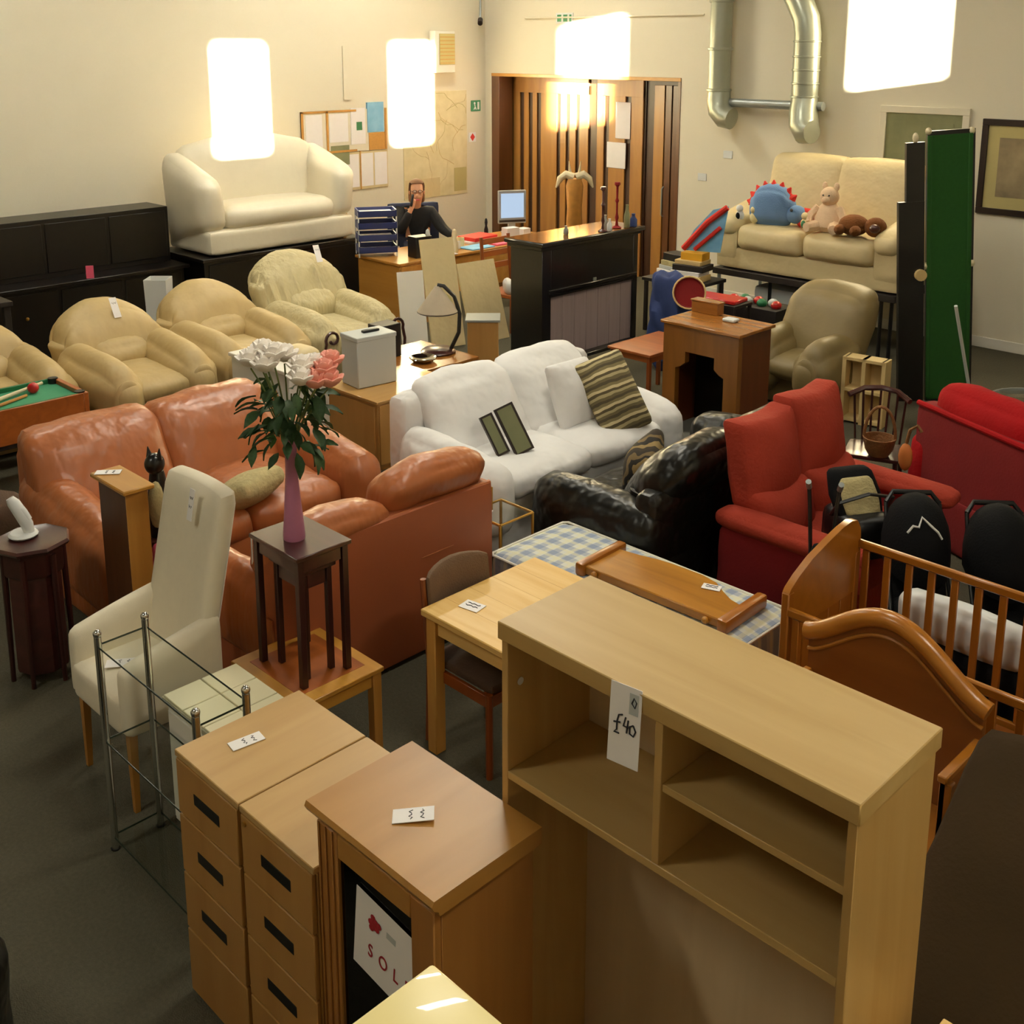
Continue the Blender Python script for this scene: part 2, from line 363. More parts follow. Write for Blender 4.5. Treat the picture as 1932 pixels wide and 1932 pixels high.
for a, c in [(951, 965), (973, 983), (991, 1000), (1008, 1040), (1047, 1058), (1065, 1077), (1084, 1101), (1117, 1130), (1139, 1168), (1178, 1199)]:
    box('slat', 'door_tan', d1, onwall_u(a), onwall_u(c), DV-.03, DV, 0, DZ-.16, .004)
box('top_rail', 'door_tan', d1, onwall_u(951), onwall_u(1101), DV-.032, DV, DZ-.30, DZ-.06, .004)
box('top_rail', 'door_tan', d1, onwall_u(1117), onwall_u(1199), DV-.032, DV, DZ-.30, DZ-.06, .004)
for a, c, m in [(1217, 1234, 'door_tan'), (1236, 1246, 'door_mid'), (1248, 1257, 'door_mid'), (1259, 1268, 'door_mid'), (1270, 1280, 'door_mid')]:
    box('slat', m, d2, onwall_u(a), onwall_u(c), DV-.02, DV+.02, 0, DZ-.12, .004)
B().tube([(onwall_u(1237), DV-.03, .95), (onwall_u(1237), DV-.07, .98), (onwall_u(1237), DV-.07, 1.35), (onwall_u(1237), DV-.03, 1.38)], .012).put('door_handle', 'steel', d2)
o = box('notice_sheet', 'paper', None, onwall_u(1152), onwall_u(1178), DV-.045, DV-.034, 2.02, 2.55); tag(o, 'tall white notice taped high on the slatted wooden door', 'notice', 'notices on the wooden door')
o = box('notice_sheet', 'paper', None, onwall_u(1137), onwall_u(1171), DV-.045, DV-.034, 1.58, 1.96); tag(o, 'lower squarish white notice on the slatted wooden door', 'notice', 'notices on the wooden door')
# skirting
struct(box('baseboard_back', 'white_paint', None, DU1, UR, VB-.02, VB, 0, .12, .003))
struct(box('baseboard_left', 'white_paint', None, UL, UL+.02, VF, VB, 0, .12, .003))
# conduit along the door wall above the door
o = B().cyl((-12.3, VB-.02, 3.76), (-9.0, VB-.02, 3.76), .012, n=8).put('wall_conduit', 'wall_paint'); tag(o, 'thin painted conduit running along the wall above the door', 'conduit')
# ducts
def elbow(b, pts, r): b.tube(pts, r, 14)
t = thing('ventilation_duct', 'straight silver duct dropping down the wall left of the bent duct', 'duct', (-8.6, VB-.2, 0))
B().cyl((0, 0, 2.78), (0, 0, ZC), .14, n=20).put('pipe', 'duct_metal', t)
B().tube([(0, 0, 2.8), (.01, -.01, 2.66), (.05, -.03, 2.54), (.14, -.05, 2.46), (.25, -.05, 2.44)], [.15, .155, .155, .15, .14], 16).put('elbow', 'duct_metal', t)
for z in (2.78, 3.3, 3.9): B().lathe([(.15, 0), (.162, .005), (.162, .03), (.15, .035)], 20, (0, 0, z)).put('joint_ring', 'duct_metal', t)
t = thing('ventilation_duct', 'silver duct with an angled upper bend above the cream sofa', 'duct', (-7.33, VB-.22, 0))
B().tube([(-.5, .02, 4.6), (-.32, 0, 4.2), (-.12, 0, 3.85), (-.03, 0, 3.68), (0, 0, 3.5), (0, 0, 2.74)], .16, 18).put('pipe', 'duct_metal', t)
B().tube([(0, 0, 2.76), (.01, -.02, 2.56), (.05, -.06, 2.42), (.12, -.1, 2.34), (.2, -.12, 2.34)], [.16, .175, .18, .17, .14], 16).put('elbow', 'duct_metal', t)
for z in (2.74, 2.9, 3.06, 3.22, 3.4): B().lathe([(.16, 0), (.17, .005), (.17, .02), (.16, .025)], 20, (0, 0, z)).put('joint_ring', 'duct_metal', t)
o = B().cyl((-8.45, VB-.16, 2.64), (-7.1, VB-.16, 2.64), .055, n=12).put('crossbar', 'steel'); tag(o, 'grey horizontal bar joining the two silver ducts', 'bar')
# ================================================================ foreground
# ---- beech shelving unit
t = thing('shelf_unit', 'light beech open shelving unit with a tall price ticket on its front edge', 'shelf unit', (-1.53, 2.23, 0))
box('top', 'beech_x', t, -.56, .56, -.2, .2, 1.745, 1.8, .003)
for sx in (-1, 1): box('side_panel', 'beech_z', t, sx*.54-.012, sx*.54+.012, -.19, .19, 0, 1.745, .002)
box('divider', 'beech_z', t, -.002, .022, -.19, .17, 1.33, 1.745, .002)
box('shelf', 'beech_x', t, -.528, .528, -.19, .17, 1.305, 1.33, .002)
box('shelf', 'beech_x', t, .022, .528, -.185, .17, 1.545, 1.567, .002)
box('shelf', 'beech_x', t, -.528, .528, -.19, .17, .06, .085, .002)
box('back_panel', 'beech_pale', t, -.528, .528, .17, .185, 0, 1.745, .001)
box('plinth', 'beech_x', t, -.528, .528, -.18, -.165, 0, .06, .001)
for x in (-.47, .06): B().cyl((x, -.17, 1.745), (x, -.17, 1.735), .006, n=8).put('cam_bolt', 'black_plastic', t)
B().lathe([(.0, 0), (.012, .002), (.012, .004), (0, .005)], 12).put('plastic_cap', 'white_plastic', t, (-.528, -.14, 1.6), (0, R(90), 0))
# price ticket with the figure 40 written on it
o = B().box(-.048, .048, -.11, .1, 0, .002).put('price_ticket', 'paper', None, (-1.61, 2.017, 1.705), (R(82), R(-3), R(4)))
tag(o, 'tall white ticket reading 40 pounds hanging on the beech shelving unit', 'price tag')
def pen(par, strokes, r, m='ink'):
    for s in strokes: B().tube([(x, y, .0035) for x, y in s], r, 6).put('writing', m, par)
pen(o, [[(-.006, .022), (-.018, .018), (-.022, .0), (-.022, -.022), (-.03, -.03), (-.014, -.03)], [(-.032, -.004), (-.012, 0)],
        [(.004, .018), (-.002, -.006), (.014, -.006)], [(.012, .012), (.009, -.022)],
        [(.028, .004), (.018, -.002), (.018, -.02), (.03, -.024), (.036, -.01), (.028, .004)]], .0022)
B().box(.012, .04, .03, .085, .002, .003).put('stamp', 'grey_metal', o)
pen(o, [[(.02, .06), (.026, .075), (.034, .065), (.03, .05), (.02, .06)]], .0018)
# ---- two oak filing cabinets
def filing(name, label, u, grp):
    t = thing(name, label, 'filing cabinet', (u, 1.89, 0), 0, grp)
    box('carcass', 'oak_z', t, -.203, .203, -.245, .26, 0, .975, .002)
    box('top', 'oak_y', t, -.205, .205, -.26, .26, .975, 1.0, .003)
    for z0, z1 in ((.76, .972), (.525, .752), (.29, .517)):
        d = box('drawer', 'oak_z', t, -.196, .196, -.262, -.245, z0, z1, .003)
        zc = z0+(z1-z0)*.5
        box('recess_handle', 'black_plastic', d, -.085, .085, -.2635, -.258, zc-.024, zc+.024, .004)
    box('bottom_panel', 'oak_z', t, -.196, .196, -.262, -.245, .02, .282, .003)
    return t
filing('filing_cabinet', 'oak filing cabinet with a white ticket on top, nearest the glass stand', -3.088, 'oak filing cabinets')
t = filing('filing_cabinet', 'oak filing cabinet wedged against the cabinet with the sold sign', -2.672, 'oak filing cabinets')
B().cyl((-.17, -.262, .95), (-.17, -.268, .95), .009, n=10).put('lock', 'gold', t)
price_tag('white ticket lying on the filing cabinet top', (-3.15, 1.83, 1.002), (0, 0, R(-8)), .055, .12)
# ---- glazed cabinet carrying the sold sign
t = thing('glazed_cabinet', 'cherry wood cabinet with moulded top and glazed door holding a sold sign', 'cabinet', (-2.195, 1.84, 0))
prof = [(-.215, 1.2), (-.222, 1.215), (-.215, 1.23), (.19, 1.23), (.19, 1.175), (-.195, 1.175), (-.2, 1.19)]
B().prism(prof, -.285, .285, 'x').put('top', 'cherry_x', t)
for sx in (-1, 1): box('side_panel', 'cherry_z', t, sx*.25-.012, sx*.25+.012, -.17, .18, 0, 1.175, .002)
box('back_panel', 'cherry_z', t, -.238, .238, .165, .18, 0, 1.175, .001)
box('shelf', 'cherry_x', t, -.238, .238, -.15, .165, .6, .62, .001); box('shelf', 'cherry_x', t, -.238, .238, -.15, .165, .05, .07, .001)
d = box('door_stile', 'cherry_z', t, -.262, -.165, -.198, -.17, .02, 1.17, .004)
for i in range(3): box('bead', 'cherry_z', d, -.25+i*.032, -.244+i*.032, -.204, -.197, .02, 1.17, .002)
box('door_stile', 'cherry_z', t, .165, .262, -.198, -.17, .02, 1.17, .004)
box('door_rail', 'cherry_x', t, -.165, .165, -.196, -.172, 1.09, 1.17, .004); box('door_rail', 'cherry_x', t, -.165, .165, -.196, -.172, .02, .12, .004)
box('door_glass', 'dark_glass', t, -.165, .165, -.185, -.181, .12, 1.09, 0)
sg = B().box(-.16, .16, -.135, .135, 0, .0015).put('sold_sign', 'paper', None, (-2.13, 1.649, .9), (R(90), R(6), 0))
tag(sg, 'white paper sign reading SOLD with a red rose on the glazed cabinet', 'sign')
for ch, x in zip('SOLD', (-.085, -.028, .028, .085)): text_mesh(ch, .062, 'ink_red', 'letter', sg, (x, -.045, .002), sx=.8)
fl = B()
for i in range(9):
    a = i*2.4; rr = .006+.0022*i; fl.ball((-.075+rr*math.cos(a), .06+rr*math.sin(a), .003), (.011, .011, .002), 8)
fl.put('rose_print', 'ink_red', sg); B().box(-.02, .02, .055, .075, .0015, .002).put('stamp', 'grey_metal', sg)
price_tag('white handwritten ticket curled up on the glazed cabinet top', (-2.2, 1.80, 1.236), (R(4), 0, R(-42)), .06, .12, 2)
# ---- newel post at the bottom of the view
t = thing('newel_post', 'glare-bright wooden post cap rising at the bottom edge of the view', 'post', (-.85, .70, 0), 0)
box('shaft', 'pine_z', t, -.1, .1, -.1, .1, 0, 2.12, .006)
box('collar', 'pine_x', t, -.115, .115, -.115, .115, 2.12, 2.15, .006)
B().box(-.125, .125, -.125, .125, 2.15, 2.203, .006, 2).put('cap', 'overlit_wood_top', t)
B().lathe([(.045, 0), (.05, .008), (.03, .02), (.012, .026)], 16, (0, 0, 2.203)).put('finial', 'overlit_wood_top', t)
# ---- glass and chrome stand
t = thing('glass_stand', 'chrome and glass stand of four slim posts beside the filing cabinets', 'stand', (-3.805, 1.885, 0))
post = B().cyl((0, 0, 0), (0, 0, 1.0), .0155, n=14).ball((0, 0, 1.012), (.018, .018, .02), 12).mesh('post', 'chrome')
for x in (-.395, .395):
    for y in (-.105, .105): obj('post', post, t, (x, y, .005))
for z in (.96, .52, .06):
    g = box('glass_shelf', 'glass', t, -.4, .4, -.11, .11, z, z+.008, 0)
    e = B()
    for y in (-.111, .111): e.box(-.4, .4, y-.001, y+.001, z, z+.008)
    for x in (-.401, .401): e.box(x-.001, x+.001, -.11, .11, z, z+.008)
    e.put('glass_edge', 'glass_edge', g)
for x in (-.395, .395):
    for y in (-.105, .105): B().cyl((x, y, 0), (x, y, .006), .02, n=12).put('foot', 'black_plastic', t)
# ---- tile-topped cream cabinet
t = thing('tiled_cabinet', 'cream cabinet with a top of square cream tiles behind the glass stand', 'cabinet', (-3.80, 2.195, 0))
box('body', 'white_paint', t, -.32, .32, -.17, .17, .06, .63, .004); box('plinth', 'white_paint', t, -.29, .29, -.14, .14, 0, .06, .002)
box('worktop', 'grout', t, -.34, .34, -.185, .185, .63, .655, .003)
for i in range(4):
    for j in range(2): box('tile', 'tile_cream', t, -.335+i*.168, -.335+i*.168+.163, -.18+j*.182, -.18+j*.182+.176, .652, .664, .003)
box('door', 'white_paint', t, -.3, -.01, -.182, -.17, .09, .61, .004); box('door', 'white_paint', t, .01, .3, -.182, -.17, .09, .61, .004)
box('side_panel', 'white_paint', t, -.332, -.32, -.15, .15, .1, .6, .003)
B().ball((-.04, -.195, .36), .014, 10).put('knob', 'chrome', t)
# ---- cream high-back armchair
t = thing('armchair', 'cream upholstered dining armchair with a very high back and wooden legs', 'chair', (-4.6, 2.2, 0))
def cv(q, p):
    q.y += .10*(q.z/.45) + .03*math.cos(p.x*1.4); return q
B().soft((0, .2, .90), (.265, .055, .48), .05, (0, .015, 0), 8, cv).put('backrest', 'fabric_cream', t)
B().soft((0, -.05, .48), (.25, .24, .09), .04, (0, 0, .015), 7).put('seat', 'fabric_cream', t)
for sx in (-1, 1):
    def av(q, p):
        if p.z > 0: q.z += .05*(q.y/.25); 
        return q
    B().soft((sx*.245, -.03, .58), (.045, .25, .19), .042, (.005, 0, .01), 8, av).put('armrest', 'fabric_cream', t)
for x in (-.24, .24):
    for y in (-.24, .24): B().cyl((x*1.0, y*1.0, 0), (x*.98, y*.98, .41), .017, .028, 4).put('leg', 'coffee_z', t, rot=(0, 0, 0))
price_tag('narrow white ticket hanging from the high back of the cream armchair', (-4.52, 2.408, 1.30), (R(78), 0, R(2)), .04, .15, 2)
price_tag('white ticket lying on the seat of the cream armchair', (-4.62, 2.06, .592), (0, 0, R(-35)), .07, .14, 2)
# ---- coffee table
t = thing('coffee_table', 'low wooden coffee table with the dark nest of tables standing on it', 'table', (-4.21, 2.8, 0))
box('tabletop', 'coffee_x', t, -.285, .285, -.25, .25, .425, .45, .004)
box('inset_panel', 'teak_x', t, -.21, .21, -.19, .19, .448, .452, .001)
for x in (-.25, .25):
    for y in (-.215, .215): box('leg', 'coffee_z', t, x-.025, x+.025, y-.025, y+.025, 0, .425, .003)
for y in (-.215, .215): box('apron', 'coffee_x', t, -.225, .225, y-.01, y+.01, .35, .425, .002)
for x in (-.25, .25): box('apron', 'coffee_y', t, x-.01, x+.01, -.19, .19, .35, .425, .002)
# ---- nest of dark tables
def nest(w, d, h, lg, label, x, y, apron):
    t = thing('side_table', label, 'table', (x, y, .452), 0, 'nest of dark tables')
    box('tabletop', 'mahogany_x', t, -w/2, w/2, -d/2, d/2, h-.022, h, .004)
    for a in (-1, 1):
        for c in (-1, 1): box('leg', 'mahogany_z', t, a*(w/2-.03)-lg, a*(w/2-.03)+lg, c*(d/2-.03)-lg, c*(d/2-.03)+lg, 0, h-.022, .002)
    for c in (-1, 1): box('apron', 'mahogany_x', t, -w/2+.05, w/2-.05, c*(d/2-.03)-.008, c*(d/2-.03)+.008, h-.022-apron, h-.022, .002)
    for a in (-1, 1): box('apron', 'mahogany_x', t, a*(w/2-.03)-.008, a*(w/2-.03)+.008, -d/2+.05, d/2-.05, h-.022-apron, h-.022, .002)
nest(.40, .31, .668, .016, 'tall dark mahogany side table standing on the low coffee table', -4.21, 2.79, .07)
nest(.27, .2, .56, .014, 'smaller dark side table tucked inside the tall mahogany one', -4.2, 2.79, .08)
price_tag('white ticket hanging off the corner of the dark mahogany side table', (-4.425, 2.66, 1.03), (R(90), 0, R(-40)), .035, .15, 1)
# ---- vase and flowers
NZ = 1.12
t = thing('vase', 'tall slim pink glazed vase on the dark mahogany table', 'vase', (-4.21, 2.76, NZ))
B().lathe([(.05, 0), (.052, .01), (.049, .06), (.037, .2), (.029, .32), (.027, .4), (.03, .46), (.034, .5), (.028, .495), (.018, .4)], 24).put('body', 'vase_pink', t)
t = thing('flower_bouquet', 'bunch of white and pink roses in the pink vase', 'flowers', (-4.21, 2.76, NZ+.38))
rr = random.Random(3)
cx_ = Vector((.7071, .7071, 0)); cy_ = Vector((.7071, -.7071, 0))
heads = [(-.16, .47, .03, 1), (-.11, .50, -.02, 1), (-.05, .50, .04, 1), (-.08, .46, .08, 1), (.07, .44, .03, 1), (.12, .43, -.03, 1), (.17, .42, .02, 2), (.2, .38, .05, 2), (.14, .38, .07, 2), (-.13, .45, -.05, 1), (-.02, .47, -.05, 1), (.08, .4, .09, 1), (.19, .44, -.05, 2)]
for a, z, d, k in heads:
    p = cx_*a + cy_*d + Vector((0, 0, z)); r = .072
    B().tube([(0, 0, 0), (p.x*.25, p.y*.25, z*.45), (p.x*.7, p.y*.7, z*.8), tuple(p*0.98)], .004, 6).put('stem', 'stem', t)
    b = B()
    for ring, nn, tilt in ((0, 3, .15), (1, 5, .5), (2, 6, .9)):
        for i in range(nn):
            an = 2*math.pi*i/nn + ring*.6; q = Euler((0, tilt, an))
            c = p + q.to_matrix() @ Vector((0, 0, r*.6))
            b.ball(c, (r*.16, r*.5, r*.62), 8, q)
    b.put('flower_head', 'petal_white' if k == 1 else 'petal_pink', t)
def leaf_mesh():
    b = B(); L = [(0, 0), (.35, .42), (.6, .4), (1, 0)]
    top = []
    for x, w in ((0, .03), (.2, .3), (.45, .42), (.7, .3), (1, .02)): top.append([b.bm.verts.new((x, s*w*.55, .12*math.sin(x*3) - abs(s)*-.06)) for s in (-1, 0, 1)])
    for A, Bq in zip(top, top[1:]):
        for i in range(2): b.bm.faces.new((A[i], A[i+1], Bq[i+1], Bq[i]))
    bmesh.ops.solidify(b.bm, geom=b.bm.faces[:], thickness=.02)
    return b.mesh('leaf', 'leaf')
LM = leaf_mesh()
for i in range(110):
    z = .06+.34*rr.random(); a = (rr.random()-.5)*.30; d = (rr.random()-.5)*.24
    k = min(1, z/.12+.3); p = cx_*a*k + cy_*d*k + Vector((0, 0, z))
    o = obj('leaf', LM, t, tuple(p), (rr.uniform(-.6, .6), rr.uniform(.2, 1.3), math.atan2(p.y, p.x)+rr.uniform(-.6, .6)))
    sc = .085+.045*rr.random(); o.scale = (sc, sc, sc)
for i in range(8):
    a = i*.8; B().tube([(0, 0, -.02), (.03*math.cos(a), .03*math.sin(a), .12), (.1*math.cos(a), .1*math.sin(a), .3)], .0035, 5).put('stem', 'stem', t)
# ---- wooden pedestal, cat, small dark table and horse figure
t = thing('pedestal', 'square wooden pedestal with overhanging top and a white ticket', 'pedestal', (-5.3, 2.445, 0))
box('shaft', 'mahogany_shaded', t, -.15, .15, -.06, .06, 0, 1.175, .004); box('lit_side_face', 'coffee_z', t, .15, .155, -.06, .06, 0, 1.175, .001)  # dark shaft, lighter right face: fall of light put into the wood colours
box('top', 'coffee_x', t, -.19, .19, -.085, .085, 1.175, 1.2, .006)
price_tag('white ticket on the wooden pedestal top', (-5.42, 2.43, 1.203), (0, 0, R(-40)), .06, .13, 2)
t = thing('stool', 'dark stool draped with pink cloth behind the cream armchair', 'stool', (-5.36, 2.67, 0))
B().lathe([(.1, .76), (.11, .77), (.11, .795), (.1, .8)], 20).put('seat', 'mahogany_x', t)
for a in range(3): B().cyl((.08*math.cos(a*2.1), .08*math.sin(a*2.1), .77), (.13*math.cos(a*2.1), .13*math.sin(a*2.1), 0), .014, n=8).put('leg', 'mahogany_z', t)
B().soft((.09, -.03, .68), (.045, .06, .11), .03, (.01, .01, 0), 5, wr=.02, fq=14).put('cloth', 'pink_cloth', t)
t = thing('cat_figure', 'black and white sitting cat ornament behind the wooden pedestal', 'ornament', (-5.36, 2.67, .80), 20)
t.scale = (1.25, 1.25, 1.4)
B().lathe([(.055, 0), (.065, .03), (.06, .1), (.045, .18), (.035, .24), (.03, .26)], 16, sx=1, sy=.9).ball((0, -.01, .29), (.042, .045, .042), 14).cyl((-.025, -.01, .31), (-.032, -.01, .355), .016, .002, 6).cyl((.025, -.01, .31), (.032, -.01, .355), .016, .002, 6).put('body', 'black_paint', t)
B().ball((.02, -.035, .13), (.035, .035, .1), 12).put('chest', 'cushion_olive', t)
B().tube([(.05, .03, .02), (.1, .02, .03), (.11, -.04, .03)], .012, 8).put('tail', 'black_paint', t)
t = thing('side_table', 'small dark round table with turned edge beside the orange sofa', 'table', (-5.80, 2.15, 0))
B().lathe([(.16, .76), (.19, .77), (.2, .785), (.19, .8), (.175, .795), (.0, .795)], 8).put('tabletop', 'mahogany_x', t)
B().lathe([(.15, .62), (.16, .64), (.16, .76), (.15, .76)], 8).put('apron', 'mahogany_z', t)
for i in range(6):
    a = i*math.pi/3+.3; B().cyl((.15*math.cos(a), .15*math.sin(a), .74), (.16*math.cos(a), .16*math.sin(a), 0), .018, .013, 8).put('leg', 'mahogany_z', t)
B().lathe([(.135, .06), (.14, .08), (.14, .6), (.135, .62)], 8).put('body', 'mahogany_x', t)
t = thing('horse_figure', 'white porcelain horse head figure on the small dark table', 'ornament', (-5.86, 2.13, .802), 45)
t.scale = (1.2, 1.2, 1.1)
B().lathe([(.06, 0), (.065, .008), (.055, .02), (.02, .022)], 16).put('base', 'white_plastic', t)
B().tube([(.03, 0, .01), (.02, 0, .06), (-.005, 0, .12), (-.03, 0, .17), (-.045, 0, .195)], [.022, .028, .03, .028, .018], 10).tube([(-.04, 0, .19), (-.03, 0, .17), (.01, 0, .12), (.035, 0, .085)], [.016, .026, .02, .012], 10).put('figure', 'white_plastic', t)
# ---- pine dining table and chair
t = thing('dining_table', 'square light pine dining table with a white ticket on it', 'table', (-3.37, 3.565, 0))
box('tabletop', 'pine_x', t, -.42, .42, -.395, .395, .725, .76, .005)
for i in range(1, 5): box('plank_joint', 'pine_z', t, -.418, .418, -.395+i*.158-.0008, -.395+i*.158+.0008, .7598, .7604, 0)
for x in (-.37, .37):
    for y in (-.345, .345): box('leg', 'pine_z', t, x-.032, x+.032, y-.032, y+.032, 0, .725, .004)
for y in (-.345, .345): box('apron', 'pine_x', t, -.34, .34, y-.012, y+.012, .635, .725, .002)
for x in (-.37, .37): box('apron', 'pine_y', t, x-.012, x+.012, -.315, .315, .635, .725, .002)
price_tag('white ticket lying on the pine dining table', (-3.63, 3.36, .762), (0, 0, R(10)), .11, .08, 2)
def dchair(label, loc, rz):
    t = thing('dining_chair', label, 'chair', loc, rz)
    def bk(q, p): q.y += .05*(1-p.x**2)+.1*q.z; q.z += .03*(1-p.x**2) if p.z > 0 else 0; return q
    B().soft((0, .2, .76), (.2, .018, .12), .016, (0, .01, 0), 7, bk).put('backrest', 'brown_fabric', t)
    B().soft((0, -.02, .46), (.2, .22, .03), .028, (0, 0, .012), 6).put('seat', 'seat_brown', t)
    for x in (-.2, .2):
        B().tube([(x, -.22, 0), (x, -.22, .44)], .018, 8).put('leg', 'chair_brown', t)
        B().tube([(x, .22, 0), (x, .2, .44), (x, .22, .62), (x, .24, .86)], .016, 8).put('leg', 'chair_brown', t)
        box('side_rail', 'chair_brown', t, x-.01, x+.01, -.22, .2, .37, .43, .002)
    box('front_rail', 'chair_brown', t, -.2, .2, -.23, -.21, .37, .43, .002)
    return t
dchair('dining chair with brown padded back pushed under the pine table', (-3.62, 3.45, 0), 90)
# ---- mattress on divan and a headboard lying on it
t = thing('divan_bed', 'single divan bed with a blue and cream checked mattress', 'bed', (-3.57, 4.53, 0))
B().soft((0, 0, .38), (.82, .33, .13), .06, (0, 0, .01), 8, wr=.006, fq=9).put('mattress', 'mattress_check', t)
B().soft((0, 0, .14), (.81, .32, .12), .03, (0, 0, 0), 5).put('divan_base', 'mattress_side', t)
for z in (.27, .49): B().tube([(-.79, -.325, z), (.79, -.325, z), (.815, -.3, z), (.815, .3, z), (.79, .325, z), (-.79, .325, z), (-.815, .3, z), (-.815, -.3, z)], .008, 6, True).put('piping', 'white_paint', t)
for x in (-.7, .7):
    for y in (-.25, .25): B().ball((x, y, .02), .02, 8).put('castor', 'black_plastic', t)
t = thing('headboard', 'orange pine headboard lying flat on the checked mattress', 'headboard', (-3.35, 4.55, .515), 2)
pts = [(-.44, -.15), (.44, -.15), (.44, .02), (.36, .04), (.28, .09), (.2, .15), (.1, .175), (-.1, .175), (-.2, .165), (-.3, .14), (-.44, .12)]
B().prism(pts, .03, .055, 'z').put('panel', 'pine_orange', t)
box('bottom_rail', 'pine_orange', t, -.44, .44, -.185, -.15, .01, .06, .006)
for sx in (-1, 1): B().box(sx*.46-.03, sx*.46+.03, -.21, .19, 0, .075, .014, 2).put('post', 'pine_orange_y', t)
for x in (-.36, .36): B().ball((x, -.2, .035), (.02, .02, .02), 8).put('dowel', 'pine_orange', t)
price_tag('white ticket on the headboard lying on the mattress', (-3.14, 4.64, .573), (0, 0, R(20)), .1, .06, 2)
# ================================================================ seating in the middle of the hall
def armchair(name, label, loc, rz, m, W=1.05, D=1.5, H=1.0, scroll=None, grp=None, arch=.26, lumbar=True, pleat=.008):
    """rounded leather chair; front is -y"""
    t = thing(name, label, 'armchair', loc, rz, grp)
    B().soft((0, .05, .17), (W/2-.08, D/2-.16, .16), .05, n=5).put('base', m, t)
    B().soft((0, -.14, .41), (W/2-.2, D/2-.2, .1), .09, (0, .02, .04), 8, wr=.01).put('seat_cushion', m, t)
    def bf(q, p):
        if q.z > 0: q.z -= arch*(abs(p.x)**2.2)*(q.z/(H*.36))
        q.y += .16*(q.z/.36) - .05*abs(p.x)**2
        q.y -= pleat*math.cos(p.x*24)*(1 if p.y < .2 else 0)
        return q
    B().soft((0, D/2-.34, H*.62), (W/2+.03, .2, H*.38), .18, (0, .08, .02), 22, bf, wr=.012).put('backrest', m, t)
    if lumbar: B().soft((0, D/2-.56, H*.5), (W/2-.22, .14, .19), .13, (0, .05, .03), 7).put('lumbar_cushion', m, t)
    for sx in (-1, 1):
        def af(q, p):
            q.z -= .06*(p.y < 0)*(p.y**2) - .07*(p.y > 0)*p.y*(p.z > 0); q.x += sx*.03*p.y; q.x *= 1; return q
        a = B().soft((sx*(W/2-.13), -.21, .43), (.185, D/2-.22, .24), .18, (.03, .04, .07), 10, af, wr=.016).put('armrest', m, t)
        B().ball((sx*(W/2-.15), -D/2+.045, .36), (.14, .04, .22), 16).put('front_panel', m, a)
        if scroll:
            pts = [(sx*(W/2-.12)+.085*math.cos(k*.45)*(1-k*.045)*sx, -D/2-.04, .5+.085*math.sin(k*.45)*(1-k*.045)) for k in range(-2, 14)]
            B().tube([(sx*(W/2-.1)+sx*.08, -D/2-.03, .1), (sx*(W/2-.1)+sx*.085, -D/2-.04, .35)]+pts[1:], .016, 7).put('scroll', scroll, a)
    for x in (-W/2+.15, W/2-.15): B().cyl((x, -D/2+.25, 0), (x, -D/2+.25, .03), .03, n=8).put('foot', 'black_plastic', t)
    return t
GR = 'beige leather chairs along the left side'
armchair('leather_armchair', 'beige leather chair behind the toy pool table, cut by the left edge', (-9.85, 3.3, 0), 90, 'leather_beige', 1.22, 1.5, 1.0, grp=GR)
armchair('leather_armchair', 'beige leather armchair with a white ticket on its rounded back', (-9.55, 4.56, 0), 90, 'leather_beige', 1.02, 1.5, 1.02, grp=GR)
armchair('leather_armchair', 'beige leather armchair between the ticketed chair and the pleated chair', (-9.65, 5.68, 0), 90, 'leather_beige', 1.02, 1.5, 1.02, grp=GR)
armchair('leather_armchair', 'pale pleated armchair with dark scrolled arm fronts near the desk', (-9.75, 6.84, 0), 90, 'leather_pale', 1.06, 1.5, 1.16, scroll='mahogany_x', grp=GR, arch=.22, pleat=.018)
price_tag('white ticket pinned to the beige leather chair back', (-9.87, 4.62, .98), (R(60), 0, R(90)), .07, .2, 1)
price_tag('white ticket on the back of the pale pleated armchair', (-10.05, 7.05, 1.15), (R(60), 0, R(82)), .07, .2, 1)
# ---- orange leather sofa facing the viewer
def orange_cushion(t, c, h, r, puff, name, par=None, fn=None, seed=0):
    return B().soft(c, h, r, puff, 9, fn, .018, 7, seed).put(name, 'leather_orange', par or t)
t = thing('leather_sofa', 'orange leather sofa with a long back in front of the beige chairs', 'sofa', (-6.38, 3.52, 0), 90)
B().soft((0, .02, .2), (.96, .62, .19), .05, n=5).put('base', 'leather_orange', t)
B().soft((0, .62, .5), (.95, .12, .4), .08, n=6).put('back_frame', 'leather_orange', t)
def fl(q, p): q.y += .16*(q.z/.3); return q
for x, s in ((-.52, 1), (.34, 2)):
    orange_cushion(t, (x, .42, .69), (.45, .15, .3), .1, (0, .06, .02), 'back_cushion', fn=fl, seed=s)
for x, s in ((-.34, 3), (.34, 4)): orange_cushion(t, (x, -.1, .44), (.35, .5, .11), .09, (0, .02, .05), 'seat_cushion', seed=s)
def ar(q, p): q.z += .06*p.y; return q
orange_cushion(t, (-.85, -.02, .42), (.15, .66, .27), .13, (.03, .02, .03), 'armrest', fn=ar, seed=5)
orange_cushion(t, (.85, -.02, .44), (.15, .66, .29), .13, (.03, .02, .03), 'armrest', fn=ar, seed=6)
